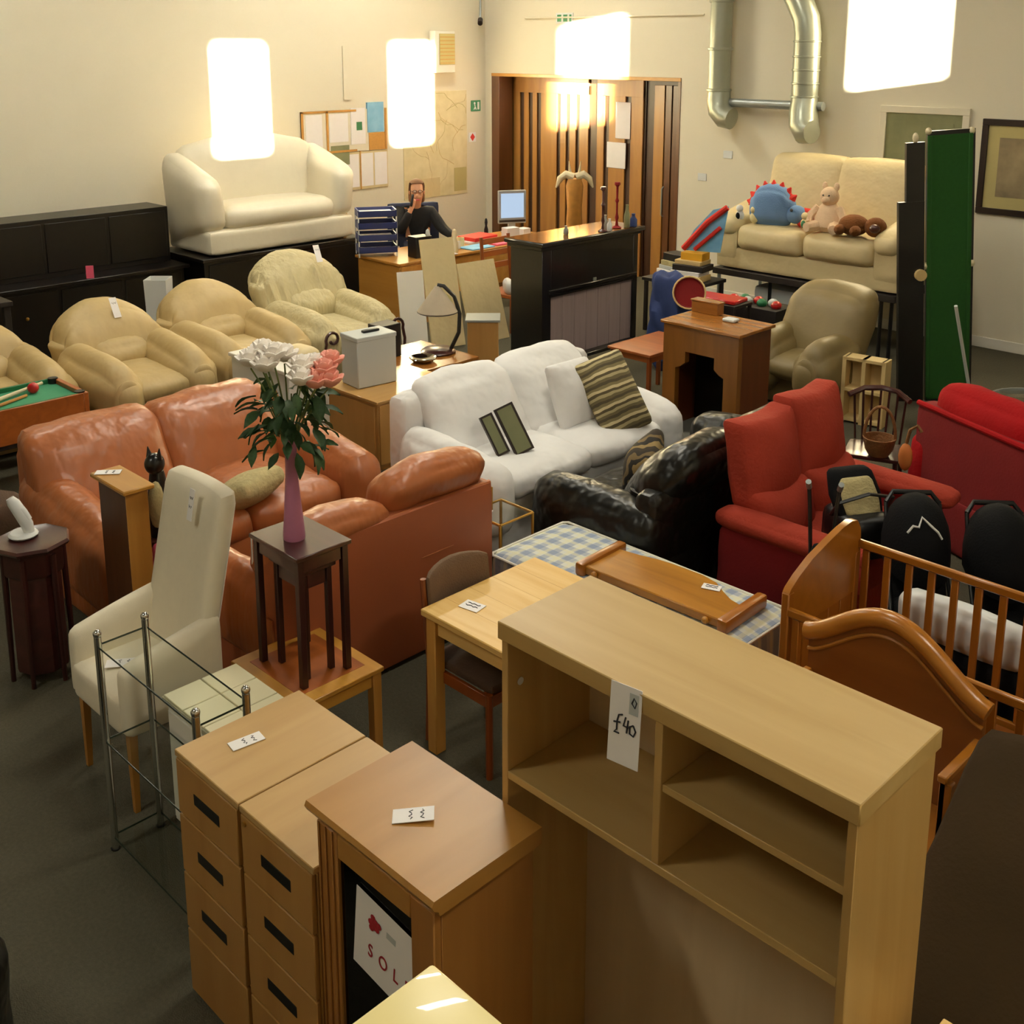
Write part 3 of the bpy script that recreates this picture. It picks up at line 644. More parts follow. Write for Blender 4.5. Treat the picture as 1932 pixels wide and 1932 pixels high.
# ---- orange leather two-seater seen from behind
t = thing('leather_sofa', 'orange leather two-seater seen from behind next to the dark side table', 'sofa', (-4.88, 3.56, 0), -90)
B().soft((0, .34, .46), (.74, .09, .44), .03, n=6).put('back_panel', 'leather_orange_back', t)
B().soft((0, 0, .2), (.74, .38, .18), .04, n=5).put('base', 'leather_orange_back', t)
B().tube([(-.73, .4, .885), (.73, .4, .885)], .016, 8).put('piping', 'leather_orange', t)
def fb(q, p): q.y += .05*p.z; q.z += .03*math.cos(p.x*2); return q
orange_cushion(t, (.36, .24, .84), (.38, .14, .13), .1, (.0, .04, .03), 'back_cushion', fn=fb, seed=8)
orange_cushion(t, (-.37, .25, .945), (.37, .14, .13), .1, (.0, .04, .03), 'back_cushion', fn=fb, seed=9)
for x in (-.3, .3): orange_cushion(t, (x, -.06, .43), (.3, .34, .1), .08, (0, .02, .05), 'seat_cushion', seed=10)
for x in (-.66, .66):
    orange_cushion(t, (x, -.04, .46), (.1, .38, .24), .09, (.02, .02, .03), 'armrest', seed=11)
B().soft((.745, .2, .35), (.012, .16, .2), .01, n=4).put('side_pocket', 'leather_orange', t)
B().soft((-.3, .425, .6), (.12, .008, .003), .002, n=2).put('seam', 'leather_orange', t)
o = B().soft((0, 0, 0), (.2, .2, .06), .05, (0, 0, .05), 8, wr=.01).put('cushion', 'cushion_olive', None, (-5.95, 3.55, .62), (0, R(-28), R(20))); tag(o, 'sage green fringed cushion on the orange sofa seat', 'cushion')
# ---- white slip-covered sofa
t = thing('white_sofa', 'two-seater sofa in a loose white cotton cover', 'sofa', (-5.5, 5.8, 0), 90)
def wc(t, c, h, r, puff, name, fn=None, seed=0): return B().soft(c, h, r, puff, 9, fn, .014, 6, seed).put(name, 'cotton_white', t)
wc(t, (0, .02, .22), (.98, .5, .21), .05, (0, 0, 0), 'base')
wc(t, (0, .48, .5), (1.0, .12, .46), .1, (0, .02, .0), 'back_frame', seed=1)
def wf(q, p): q.y += .2*(q.z/.32); return q
for x, s in ((-.42, 2), (.40, 3)): wc(t, (x, .27, .73), (.43, .12, .30), .1, (0, .06, .03), 'back_cushion', wf, s)
for x, s in ((-.4, 4), (.4, 5)): wc(t, (x, -.14, .48), (.41, .4, .09), .07, (0, .02, .04), 'seat_cushion', seed=s)
def wa(q, p): q.z += .04*p.y; return q
for sx in (-1, 1): wc(t, (sx*.93, -.08, .46), (.14, .5, .25), .13, (.04, .02, .03), 'armrest', wa, 6+sx)
def cush(name, label, m, loc, rot, h=(.25, .25, .08), puff=.07, cat='cushion'):
    o = B().soft((0, 0, 0), h, .05, (0, 0, 0), 9, lambda q, p: Vector((q.x, q.y, q.z+math.copysign(puff, p.z)*(1-p.x**2)*(1-p.y**2) if abs(p.z) > .5 else q.z))).put(name, m, None, loc, rot)
    return tag(o, label, cat)
def upcush(name, label, m, loc, rot, w, hh):
    o = B().soft((0, 0, 0), (w, .04, hh), .035, (0, .08, 0), 9).put(name, m, None, loc, rot); return tag(o, label, 'cushion')
upcush('cushion', 'white cushion leaning behind the striped cushion on the white sofa', 'cotton_white', (-5.45, 6.12, .80), (R(-22), R(0), R(88)), .22, .25)
upcush('cushion', 'olive and brown striped cushion on the white sofa', 'cushion_stripe', (-5.22, 6.3, .80), (R(-30), R(-16), R(66)), .2, .31)
o = upcush('cushion', 'dark brown patterned cushion propped on the black sofa arm', 'cushion_dark', (-4.25, 5.45, .75), (R(-30), R(20), R(-60)), .18, .18)
for nm, l, x, y, w, h, rz, ry in (('picture_frame', 'tall olive picture leaning on the white sofa seat', -5.2, 5.33, .075, .36, 70, -16), ('picture_frame', 'narrow dark picture leaning behind the olive one on the white sofa', -5.28, 5.2, .05, .3, 70, -16)):
    t = thing(nm, l, 'picture', (x, y, .60), rz); mm = Matrix.Rotation(R(-28), 4, 'X') @ Matrix.Rotation(R(ry), 4, 'Y')
    B().box(-w, w, -.012, .012, 0, h).tx(mm).put('frame', 'frame_dark', t); B().box(-w+.012, w-.02, -.016, -.012, .015, h-.015).tx(mm).put('photo', 'art_green', t)
# ---- small brass table with a photo stand, behind the two-seater
t = thing('brass_table', 'small brass and glass table behind the orange two-seater', 'table', (-4.62, 4.52, 0))
box('glass_top', 'glass', t, -.14, .14, -.14, .14, .59, .6, .002)
for y in (-.14, .14): B().tube([(-.14, y, .58), (.14, y, .58)], .008, 6).put('rail', 'gold', t)
for x in (-.14, .14):
    B().tube([(x, -.14, .58), (x, .14, .58)], .008, 6).put('rail', 'gold', t)
    for y in (-.14, .14): B().cyl((x, y, 0), (x, y, .58), .009, n=8).put('leg', 'gold', t)
t = thing('photo_stand', 'small framed card standing on the brass table', 'picture', (-4.68, 4.46, .602), 20)
box('frame', 'gold', t, -.04, .04, -.006, .006, 0, .15, .002); box('card', 'black_fabric', t, -.03, .03, -.008, -.006, .015, .135, 0); box('note', 'paper', t, -.05, .05, -.06, -.01, 0, .004, 0)
# ---- black leather sofa
t = thing('leather_sofa', 'black leather sofa facing the white sofa', 'sofa', (-4.22, 5.9, 0), -90)
def kc(t, c, h, r, puff, name, fn=None, seed=0): return B().soft(c, h, r, puff, 9, fn, .02, 6, seed).put(name, 'leather_black', t)
kc(t, (0, 0, .2), (.98, .48, .19), .05, (0, 0, 0), 'base')
kc(t, (0, .36, .44), (.94, .1, .36), .08, (0, .02, 0), 'back_frame', seed=1)
def kf(q, p): q.y += .16*(q.z/.3); q.z -= .07*abs(p.x)**3*(q.z > 0); return q
for x, s in ((-.36, 2), (.42, 3)): kc(t, (x, .26, .73), (.42, .17, .29), .15, (0, .05, .04), 'back_cushion', kf, s)
for x, s in ((-.36, 4), (.38, 5)): kc(t, (x, -.1, .44), (.38, .38, .1), .08, (0, .02, .04), 'seat_cushion', seed=s)
for sx in (-1, 1): kc(t, (sx*.86, -.04, .43), (.16, .5, .25), .12, (.02, .02, .03), 'armrest', seed=6+sx)
# ---- red reclining armchair
t = thing('recliner', 'red fabric reclining armchair with a tall folded two-part back', 'armchair', (-3.18, 5.95, 0), 90)
def rp(q, p): q.y += .06*(q.z/.3)+.03*abs(p.x); q.z += .02*abs(p.x)**3*(p.z > 0); return q
def rc(t, c, h, r, puff, name, fn=None, seed=0, m='red_fabric'): return B().soft(c, h, r, puff, 9, fn, .012, 6, seed).put(name, m, t)
for x, z, s in ((-.27, .98, 1), (.27, 1.02, 2)):
    bc = rc(t, (x, .3, z-.05), (.275, .09, .26), .045, (0, .06, .0), 'back_cushion', rp, s)
    rc(bc, (x, .17, .63), (.265, .1, .16), .07, (0, .04, .0), 'lower_cushion', rp, s+3)
rc(t, (0, -.06, .42), (.5, .4, .1), .07, (0, .02, .04), 'seat_cushion', seed=7)
rc(t, (0, 0, .2), (.5, .4, .18), .03, (0, 0, 0), 'base')
rc(t, (0, .3, .5), (.5, .06, .3), .03, (0, 0, 0), 'back_frame')
for sx in (-1, 1):
    a = rc(t, (sx*.59, -.06, .64), (.095, .46, .055), .05, (.01, .01, .015), 'armrest', seed=8)
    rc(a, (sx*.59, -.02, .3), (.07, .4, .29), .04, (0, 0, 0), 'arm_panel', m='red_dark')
# ---- red sofa seen from behind, right edge
t = thing('red_sofa', 'bright red velvet sofa turned away at the right edge', 'sofa', (-2.25, 7.25, 0), 155)
def vc(t, c, h, r, puff, name, m='red_velvet', seed=0): return B().soft(c, h, r, puff, 9, None, .012, 6, seed).put(name, m, t)
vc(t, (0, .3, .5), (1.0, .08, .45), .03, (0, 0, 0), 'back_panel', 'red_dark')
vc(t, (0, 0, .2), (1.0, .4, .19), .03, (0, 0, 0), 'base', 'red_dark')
B().tube([(-.99, .375, .945), (.99, .375, .945)], .02, 8).put('piping', 'red_velvet', t)
for x in (-.47, .47): vc(t, (x, .18, .93), (.46, .13, .17), .1, (0, .04, .04), 'back_cushion', seed=2)
for x in (-.47, .47): vc(t, (x, -.08, .44), (.46, .34, .1), .07, (0, .02, .04), 'seat_cushion', seed=3)
for sx in (-1, 1): vc(t, (sx*.97, -.02, .44), (.1, .4, .26), .07, (.01, .02, .02), 'armrest', seed=4)
# ---- cot
def ladder(t, x0, x1, y, ztop, zbot, n, w=.035):
    box('rail', 'cot_wood_x', t, x0, x1, y-.014, y+.014, ztop-.045, ztop, .008); box('rail', 'cot_wood_x', t, x0, x1, y-.012, y+.012, zbot, zbot+.045, .004)
    st = (x1-x0)/n
    me = B().box(-w/2, w/2, -.008, .008, zbot+.045, ztop-.045, .003, 1).mesh('slat', 'cot_wood_z')
    for i in range(n): obj('slat', me, t, (x0+st*(i+.5), y, 0))
t = thing('cot', 'orange wood cot with arched end and slatted sides', 'cot', (-1.85, 4.58, 0))
L2, W2 = .62, .33
def arch_end(x, nm):
    pts = [(-W2, .05), (W2, .05)]
    top = [(W2*math.cos(a)*1.0, .93+.2*math.sin(a)**1.0) for a in [math.pi*k/14 for k in range(15)]]
    top = [(W2, .98), (W2*.97, 1.05), (W2*.86, 1.1), (W2*.68, 1.115), (W2*.4, 1.105), (0, 1.075), (-W2*.4, 1.04), (-W2*.75, .99), (-W2*.95, .95), (-W2, .92)]
    e = B().prism([(-W2, .72)]+[(-W2, .93)]+top[::-1][1:]+[(W2, .72)], x-.018, x+.018, 'x').put(nm, 'cot_wood_x', t)
    for y in (-W2+.02, W2-.02): box('post', 'cot_wood_z', e, x-.02, x+.02, y-.025, y+.025, 0, .93, .006)
    for k in range(5):
        yy = -W2+.1+k*.115; box('board', 'cot_wood_z', e, x-.01, x+.01, yy-.053, yy+.053, .25, .74, .003)
    box('lower_rail', 'cot_wood_x', e, x-.014, x+.014, -W2+.04, W2-.04, .2, .27, .003)
arch_end(-L2, 'arched_end'); arch_end(L2, 'arched_end')
ladder(t, -L2, L2, W2-.01, .99, .3, 11); ladder(t, -L2, L2, -W2+.01, .86, .3, 11)
box('cot_base', 'cot_panel', t, -L2+.02, L2-.02, -W2+.03, W2-.03, .3, .32, .002)
B().soft((-L2-.021, -W2+.04, .62), (.003, .018, .04), .002, n=3).put('sticker', 'paper', t)
# ---- curved-back toy chest in front of the cot
t = thing('storage_bench', 'orange wood box bench with a curved moulded back board', 'bench', (-1.79, 3.84, 0))
def curve(s): return .94 + .215*math.exp(-((s-.30)/.30)**2)*(1 if s < .3 else 1)
xs = [i/24 for i in range(25)]
def top_z(s): return .955+.2*math.sin(math.pi*min(1, max(0, s)))**1.5*(1.0-.25*(s-.5)) + .02*(1-s) - .015*s
pts = [(-.37, .3), (.37, .3)]+[(-.37+.74*s, top_z(s)) for s in xs[::-1]]
B().prism(pts, .085, .11, 'y').put('back_board', 'cot_panel', t)
B().tube([(-.385+.77*s, .09, top_z(s)+.012) for s in xs], .038, 12).put('top_moulding', 'cot_wood_x', t)
B().tube([(-.37+.74*s, .08, top_z(s)-.06) for s in xs], .008, 6).put('bead', 'cot_wood_x', t)
for sx in (-1, 1):
    a = box('side_panel', 'cot_panel', t, sx*.36-.012, sx*.36+.012, -.22, .085, .03, .80, .003); box('arm_rail', 'cot_wood_x', a, sx*.36-.018, sx*.36+.018, -.23, .085, .80, .83, .005)
    for y in (-.2, .07): box('post', 'cot_wood_z', a, sx*.37-.022, sx*.37+.022, y-.02, y+.02, 0, .8, .004)
box('front_panel', 'cot_panel', t, -.35, .35, -.215, -.195, .05, .45, .003); box('lid', 'cot_wood_x', t, -.35, .35, -.21, .085, .45, .475, .003)
# ---- brown suede sofa at the right edge
t = thing('suede_sofa', 'dark brown suede sofa back right of the beech shelving unit', 'sofa', (-.38, 3.18, 0), 0)
def sc_(c, h, r, puff, name, fn=None): return B().soft(c, h, r, puff, 8, fn, .01, 5).put(name, 'brown_suede', t)
def lean(q, p): q.z += .36*(q.y/.5); return q
sc_((0, .02, .70), (.93, .44, .14), .08, (0, .02, .04), 'backrest', lean); sc_((0, .0, .24), (.9, .42, .22), .05, (0, 0, 0), 'base')
sc_((0, -.5, .40), (.9, .1, .16), .07, (0, .02, .02), 'front_roll')
for x in (-.8, .8):
    for y in (-.35, .35): B().cyl((x, y, 0), (x, y, .03), .03, n=8).put('foot', 'black_plastic', t)
t = thing('bedside_table', 'pale wooden low table between the shelving unit and the suede sofa', 'table', (-.75, 2.25, 0))
box('tabletop', 'pine_x', t, -.16, .16, -.2, .2, .98, 1.0, .003)
for x in (-.13, .13):
    for y in (-.17, .17): box('leg', 'pine_z', t, x-.02, x+.02, y-.02, y+.02, 0, .98, .002)
price_tag('white ticket on the pale low table at the right edge', (-.70, 2.3, 1.003), (0, 0, R(20)), .09, .06, 1)
price_tag('white ticket folded on the brown suede sofa seat', (-.55, 2.75, .63), (0, R(-20), R(35)), .1, .07, 1)
# ================================================================ right-hand side
# ---- pushchairs and car seat behind the cot
def pushchair(label, loc, rz, hood_m, logo):
    t = thing('pushchair', label, 'pushchair', loc, rz); t.scale = (.85, .85, 1)
    for sx in (-1, 1):
        B().tube([(sx*.2, -.38, .1), (sx*.19, -.1, .38), (sx*.18, .18, .66), (sx*.17, .34, .92)], .013, 8).put('frame_tube', 'black_plastic', t)
        B().tube([(sx*.2, .3, .1), (sx*.19, .0, .45)], .012, 8).put('frame_tube', 'steel', t)
        for y in (-.38, .3):
            w = B().tube([(sx*.2+sx*.02, y+.085*math.cos(a), .1+.085*math.sin(a)) for a in [k*math.pi/8 for k in range(16)]], .016, 8, True).put('wheel', 'black_plastic', t)
            B().cyl((sx*.2+sx*.01, y, .1), (sx*.2+sx*.03, y, .1), .05, n=12).put('hub', 'steel', w)
    B().tube([(-.17, .34, .92), (-.12, .38, .97), (.12, .38, .97), (.17, .34, .92)], .016, 8).put('handle', 'black_plastic', t)
    B().soft((0, -.06, .45), (.17, .2, .04), .035, (0, 0, .01), 6).put('seat', 'black_fabric', t)
    def bk(q, p): q.y += .5*q.z; return q
    B().soft((0, .14, .66), (.17, .035, .2), .03, (0, .02, 0), 6, bk).put('backrest', 'black_fabric', t)
    b = B()
    rings = []
    for i in range(9):
        a = R(-15+i*17); row = []
        for j in range(13):
            th = math.pi*j/12; row.append(b.bm.verts.new((.2*math.cos(th), .2-.30*math.cos(a)*math.sin(th)*1.0 + .02, .62+.33*math.sin(a)*math.sin(th)**.8+.05)))
        rings.append(row)
    for A, Bq in zip(rings, rings[1:]):
        for j in range(12): b.bm.faces.new((A[j], A[j+1], Bq[j+1], Bq[j]))
    bmesh.ops.remove_doubles(b.bm, verts=b.bm.verts, dist=.001)
    bmesh.ops.solidify(b.bm, geom=b.bm.faces[:], thickness=.012)
    h = b.put('hood', hood_m, t)
    if logo:
        def hp(th, a):
            th, a = R(th), R(a); return (.205*math.cos(th), .22-.315*math.cos(a)*math.sin(th), .67+.345*math.sin(a)*math.sin(th)**.8)
        B().tube([hp(122, 40), hp(112, 46), hp(103, 44), hp(96, 54), hp(84, 46), hp(70, 40), hp(62, 34)], .007, 6).put('emblem', 'white_plastic', h)
    return t
pushchair('black pushchair with a white chevron on its hood behind the cot', (-2.36, 5.45, .0), 40, 'black_fabric', True)
pushchair('plain black pushchair at the far end of the cot', (-1.98, 5.62, 0), 40, 'black_fabric', False)
t = thing('car_seat', 'baby car seat with cream patterned lining and black rim beside the red recliner', 'car seat', (-2.86, 5.68, .52), 60)
t.scale = (.8, .6, .46)
B().soft((0, 0, .3), (.2, .3, .28), .12, (0, 0, 0), 6).put('base', 'black_plastic', t)
def cs(q, p): q.y += .5*q.z; q.x *= 1-.15*abs(p.z); return q
b = B().soft((0, .1, .74), (.2, .08, .28), .07, (0, -.03, 0), 7, cs).put('shell', 'black_fabric', t)
B().soft((0, .02, .72), (.15, .06, .23), .05, (0, 0, 0), 6, cs).put('lining', 'cushion_olive', t)
B().tube([(-.22, 0, .55), (-.21, -.1, .75), (0, -.14, .85), (.21, -.1, .75), (.22, 0, .55)], .022, 8).put('carry_handle', 'black_plastic', t)
t = thing('folded_stroller', 'folded umbrella stroller leaning on the front of the red recliner', 'stroller', (-2.78, 5.12, 0), 30)
for sx in (-1, 1):
    B().tube([(sx*.03, -.05, .05), (sx*.04, .03, .5), (sx*.07, .1, .95), (sx*.08, .12, 1.05)], .011, 7).put('frame_tube', 'black_plastic', t)
    B().tube([(sx*.08, .12, 1.05), (sx*.085, .07, 1.1)], .016, 8).put('grip', 'steel', t)
    B().tube([(sx*.05, -.06+.05*math.cos(k*.785), .06+.05*math.sin(k*.785)) for k in range(8)], .012, 6, True).put('wheel', 'black_plastic', t)
B().soft((0, .0, .5), (.05, .03, .28), .028, (.015, .015, 0), 6, wr=.015, fq=12).put('folded_seat', 'black_fabric', t)
B().soft((0, -.06, .3), (.045, .03, .2), .028, (.01, .01, 0), 5, wr=.02, fq=10).put('cloth', 'red_velvet', t)
t = thing('laundry_bag', 'white bag with a black base squeezed between the cot and the pushchairs', 'bag', (-1.95, 5.04, 0), 0)
B().soft((0, 0, .64), (.32, .07, .1), .05, (.01, .01, .03), 7, wr=.02).put('body', 'white_plastic', t)
B().soft((0, 0, .27), (.34, .08, .27), .05, (0, 0, 0), 5, wr=.02).put('base', 'black_fabric', t)
t = thing('red_cushion', 'dull red padded chair seat beside the pushchair at the right edge', 'chair', (-1.4, 5.45, 0), 20)
B().soft((0, 0, .68), (.22, .2, .06), .05, (0, 0, .03), 6).put('seat', 'red_fabric', t)
for x in (-.18, .18):
    for y in (-.16, .16): B().cyl((x, y, 0), (x, y, .62), .015, n=8).put('leg', 'black_plastic', t)
# ---- brown fire surround, small table
t = thing('fire_surround', 'brown wooden fire surround with a stepped arch opening', 'fireplace', (-5.41, 7.92, 0))
B().prism([(-.385, .05), (-.385, 1.02), (.385, 1.02), (.385, .05), (.25, .05), (.25, .64), (.2, .66), (.15, .70), (.15, .80), (-.15, .80), (-.15, .70), (-.2, .66), (-.25, .64), (-.25, .05)], -.25, -.19, 'y').put('front_panel', 'walnut_z', t)
for sx in (-1, 1): box('side_panel', 'walnut_red', t, sx*.37-.015, sx*.37+.015, -.19, .24, .05, 1.02, .003)
box('mantel', 'walnut_x', t, -.41, .41, -.275, .27, 1.02, 1.05, .006); box('hearth', 'concrete', t, -.42, .42, -.33, .27, 0, .05, .004)
box('back_panel', 'black_paint', t, -.355, .355, .2, .22, .05, 1.0, .001)
o = B().soft((0, 0, 0), (.06, .05, .015), .012, n=4).put('soap_dish', 'white_plastic', None, (-5.33, 8.0, 1.066)); tag(o, 'small pale dish on the brown fire surround', 'dish')
t = thing('wooden_box', 'low wooden box standing on the brown fire surround back edge', 'box', (-5.66, 8.12, 1.051))
box('body', 'walnut_x', t, -.14, .14, -.05, .05, 0, .1, .004); box('lid', 'walnut_x', t, -.15, .15, -.055, .055, .1, .115, .003)
t = thing('side_table', 'low teak side table between the black fireplace and the brown surround', 'table', (-6.5, 8.46, 0))
box('tabletop', 'teak_x', t, -.26, .26, -.4, .4, .525, .55, .004)
for x in (-.22, .22):
    for y in (-.36, .36): box('leg', 'teak_z', t, x-.018, x+.018, y-.018, y+.018, 0, .525, .002)
for y in (-.36, .36): box('apron', 'teak_x', t, -.2, .2, y-.008, y+.008, .46, .525, .001)
for x in (-.22, .22): box('apron', 'teak_x', t, x-.008, x+.008, -.34, .34, .46, .525, .001)
box('lower_rail', 'teak_x', t, -.2, .2, -.365, -.35, .15, .18, .001)
price_tag('white ticket on the teak side table', (-6.33, 8.65, .552), (0, 0, R(30)), .12, .09, 1)
# ---- black fireplace
t = thing('fireplace', 'large black fireplace with shiny mantel shelf next to the desk', 'fireplace', (-8.22, 9.25, 0))
b = B(); b.box(-.25, .22, -.8, -.66, 0, 1.28, .004, 1); b.box(-.25, .22, .72, .8, 0, 1.28, .004, 1); b.box(-.25, .22, -.66, .72, .74, 1.28, .004, 1)
b.put('surround', 'black_paint', t)
box('mantel', 'black_paint', t, -.3, .28, -.86, .86, 1.3, 1.35, .01); box('frieze', 'black_paint', t, -.27, .24, -.83, .83, 1.26, 1.3, .006)
box('mantel_veneer', 'mantel_gloss', t, -.28, .26, -.84, .84, 1.35, 1.353, .001)
for k in range(7):
    y0 = -.655+k*.197; box('panel_board', 'fireplace_panel', t, .19, .202, y0, y0+.193, .04, .74, .003)
box('ledge', 'black_paint', t, .22, .25, -.7, .76, .79, .82, .004); box('hearth', 'black_paint', t, -.25, .3, -.8, .8, 0, .04, .004)
B().box(.235, .245, .0, .05, .8, .86).put('bracket', 'steel', t)
B().prism([(-.7, .74), (.76, .74), (.76, .78), (.4, .755), (0, .75), (-.4, .755), (-.7, .78)], .221, .228, 'x').put('moulding', 'black_paint', t)
MZ = 1.354
def candlestick(label, u, v, h, m):
    t = thing('candlestick', label, 'candlestick', (u, v, MZ))
    B().lathe([(.05, 0), (.055, .01), (.02, .03), (.012, .08), (.022, .12), (.012, .17), (.012, h*.55), (.024, h*.6), (.012, h*.66), (.014, h*.9), (.035, h*.95), (.03, h)], 16).put('stem', m, t)
candlestick('tall dark twisted candlestick on the black fireplace, left one', -8.0, 9.42, .5, 'mahogany_x'); candlestick('tall reddish candlestick on the black fireplace, right one', -8.05, 9.72, .52, 'red_dark')
for i, (u, v, h, r, m, l) in enumerate([(-7.97, 9.50, .14, .03, 'white_plastic', 'small white jug on the black fireplace'), (-8.1, 9.58, .16, .028, 'steel', 'small silver bottle on the black fireplace'), (-8.0, 9.84, .26, .035, 'art_green', 'slim pale green bottle on the black fireplace'), (-7.98, 9.93, .15, .045, 'navy_cloth', 'round blue pot at the right end of the black fireplace'), (-8.15, 8.98, .1, .03, 'steel', 'little tin at the left of the black fireplace mantel')]):
    o = B().lathe([(r*.8, 0), (r, .01), (r, h*.55), (r*.5, h*.75), (r*.45, h*.95), (r*.55, h), (r*.3, h*.99)], 14).put('bottle', m, None, (u, v, MZ)); tag(o, l, 'bottle', 'ornaments on the black fireplace')
# ---- books and bric-a-brac right of the door
t = thing('bookstand', 'low dark table piled with books right of the wooden door', 'table', (-7.85, 10.75, 0))
box('tabletop', 'dark_brown', t, -.4, .4, -.3, .3, .62, .66, .004)
for x in (-.36, .36):
    for y in (-.26, .26): box('leg', 'dark_brown', t, x-.02, x+.02, y-.02, y+.02, 0, .62, .002)
BK = [(-.2, .1, .46, .19, .14, .06, 'paper', 'thick white book lying at the base of the book pile'), (.12, -.05, .46, .2, .15, .07, 'wood_light', 'tan box file at the right base of the book pile'), (-.2, .1, .52, .17, .12, .05, 'grey_metal', 'grey hardback second in the left book pile'),
      (.12, -.05, .53, .19, .13, .05, 'paper', 'white paperback in the right book pile'), (-.18, .1, .57, .16, .12, .06, 'cushion_olive', 'olive album on the left book pile'), (.14, -.02, .58, .2, .14, .07, 'dark_brown', 'dark brown album in the right book pile'),
      (.12, 0, .65, .17, .13, .05, 'wood_light', 'pale wooden game box on the right book pile'), (-.18, .12, .63, .15, .11, .09, 'black_plastic', 'black box on the left book pile'), (.14, .02, .70, .14, .1, .09, 'yellow_card', 'yellow box on top of the right book pile')]
for x, y, z, w, d, h, m, l in BK:
    o = B().box(-w, w, -d, d, 0, h, .004, 1).put('book', m, None, (-7.85+x, 10.75+y, z+.2), (0, 0, R(x*60))); tag(o, l, 'book', 'books piled by the door')
t = thing('kite', 'colourful red and blue folded kite propped on the books by the cream sofa', 'kite', (-7.62, 10.8, 1.0), 20)
B().prism([(-.25, 0), (.2, 0), (.28, .55), (.1, .5), (-.12, .25)], 0, .02, 'y').put('sail', 'blue_poster', t)
B().tube([(-.24, -.01, .02), (.05, -.02, .36), (.27, -.01, .54)], .035, 7).put('band', 'toy_red', t); B().tube([(-.1, -.02, .02), (.2, -.02, .3)], .025, 7).put('band', 'red_sign', t)
o = B().soft((0, 0, .3), (.2, .14, .3), .1, (.02, .02, 0), 14, wr=.07, fq=9).put('denim_bag', 'navy_cloth', None, (-6.98, 9.35, .0), (0, 0, R(20))); tag(o, 'blue denim bag between the black fireplace and the brown surround', 'bag')
o.scale = (1, 1, 1.7)
t = thing('pan', 'round dark red pan with a pale rim standing by the denim bag', 'pan', (-6.72, 9.3, .88), 0)
B().lathe([(.02, 0), (.15, .005), (.165, .04), (.155, .045), (.14, .02), (0, .02)], 24).put('dish', 'red_dark', t, (0, 0, 0), (R(75), 0, R(40)))
B().tube([(.165*math.cos(k*.2618), .165*math.sin(k*.2618), .042) for k in range(24)], .01, 6, True).put('rim', 'wood_light', t, (0, 0, 0), (R(75), 0, R(40)))
t = thing('stand', 'dark wooden stand carrying the pan and red tray', 'stand', (-6.75, 9.87, 0))
for x in (-.3, .3):
    for y in (-.15, .15): box('leg', 'dark_brown', t, x-.015, x+.015, y-.015, y+.015, 0, .7, .001)
box('shelf', 'dark_brown', t, -.32, .32, -.17, .17, .68, .71, .002); box('shelf', 'dark_brown', t, -.32, .32, -.17, .17, .3, .33, .002)
o = B().box(-.28, .28, -.14, .14, 0, .04, .008, 1).put('tray', 'red_gloss', None, (-6.75, 9.87, .712), (0, 0, R(5))); tag(o, 'shiny red tray stacked beside the book pile', 'tray')
t = thing('toy_crate', 'crate of red and green toys under the platform sofa', 'crate', (-6.6, 10.42, 0))
box('crate', 'dark_brown', t, -.35, .35, -.2, .2, 0, .6, .004)
for k in range(7): B().ball((-.28+k*.09, -.05+.08*(k % 2), .63), (.06, .06, .05), 8).put('toy', ['red_gloss', 'green_sign', 'grey_metal'][k % 3], t)
# ---- cream sofa raised on a platform
t = thing('platform', 'black metal trestle carrying the cream sofa', 'platform', (-6.6, 11.75, 0))
box('deck', 'dark_brown', t, -1.18, 1.18, -.52, .52, .66, .735, .004)
for x in (-1.12, -.4, .4, 1.0, 1.12):
    for y in (-.46, .46): B().cyl((x, y, 0), (x, y, .66), .022, n=8).put('leg', 'steel' if x < -1 else 'black_plastic', t)
t = thing('cream_sofa', 'cream leather two-seater raised on the trestle against the back wall', 'sofa', (-6.6, 11.78, .737))
def lc(c, h, r, puff, name, fn=None, seed=0): return B().soft(c, h, r, puff, 9, fn, .008, 6, seed).put(name, 'leather_cream', t)
lc((0, 0, .14), (1.17, .5, .13), .03, (0, 0, 0), 'base')
def lf(q, p): q.y += .1*(q.z/.35); return q
for x, s in ((-.44, 1), (.46, 2)): lc((x, .3, .92), (.5, .14, .42), .1, (0, .04, .02), 'back_cushion', lf, s)
for x, s in ((-.44, 3), (.44, 4)): lc((x, -.1, .4), (.44, .46, .15), .1, (0, .03, .03), 'seat_cushion', seed=s)
def la(q, p): q.z += .1*p.y; return q
for sx in (-1, 1):
    a = lc((sx*1.02, -.05, .62), (.17, .5, .13), .12, (.02, .02, .02), 'armrest', la, 5); B().soft((sx*1.02, -.03, .32), (.15, .48, .2), .04, n=5).put('arm_panel', 'leather_cream', a)
SZ = 1.31
t = thing('dinosaur_toy', 'blue plush dinosaur with red spikes on the cream sofa', 'soft toy', (-7.13, 11.47, SZ), 10)
B().soft((0, 0, .18), (.26, .12, .18), .11, (.02, .03, .04), 8, lambda q, p: Vector((q.x, q.y, q.z+.08*(1-p.x**2)*(p.z > 0)))).ball((.3, -.03, .14), (.13, .1, .11), 12).put('body', 'toy_blue', t)
for k in range(8):
    a = R(170-k*20); B().cyl((.25*math.cos(a), 0, .2+.21*math.sin(a)), (.33*math.cos(a), 0, .2+.32*math.sin(a)), .07, .008, 8).put('spike', 'toy_red', t)
B().tube([(.27*math.cos(R(180-k*14)), 0, .2+.225*math.sin(R(180-k*14))) for k in range(12)], .035, 8).put('crest', 'toy_red', t)
B().ball((.28, -.13, .2), .02, 8).put('eye', 'black_plastic', t)
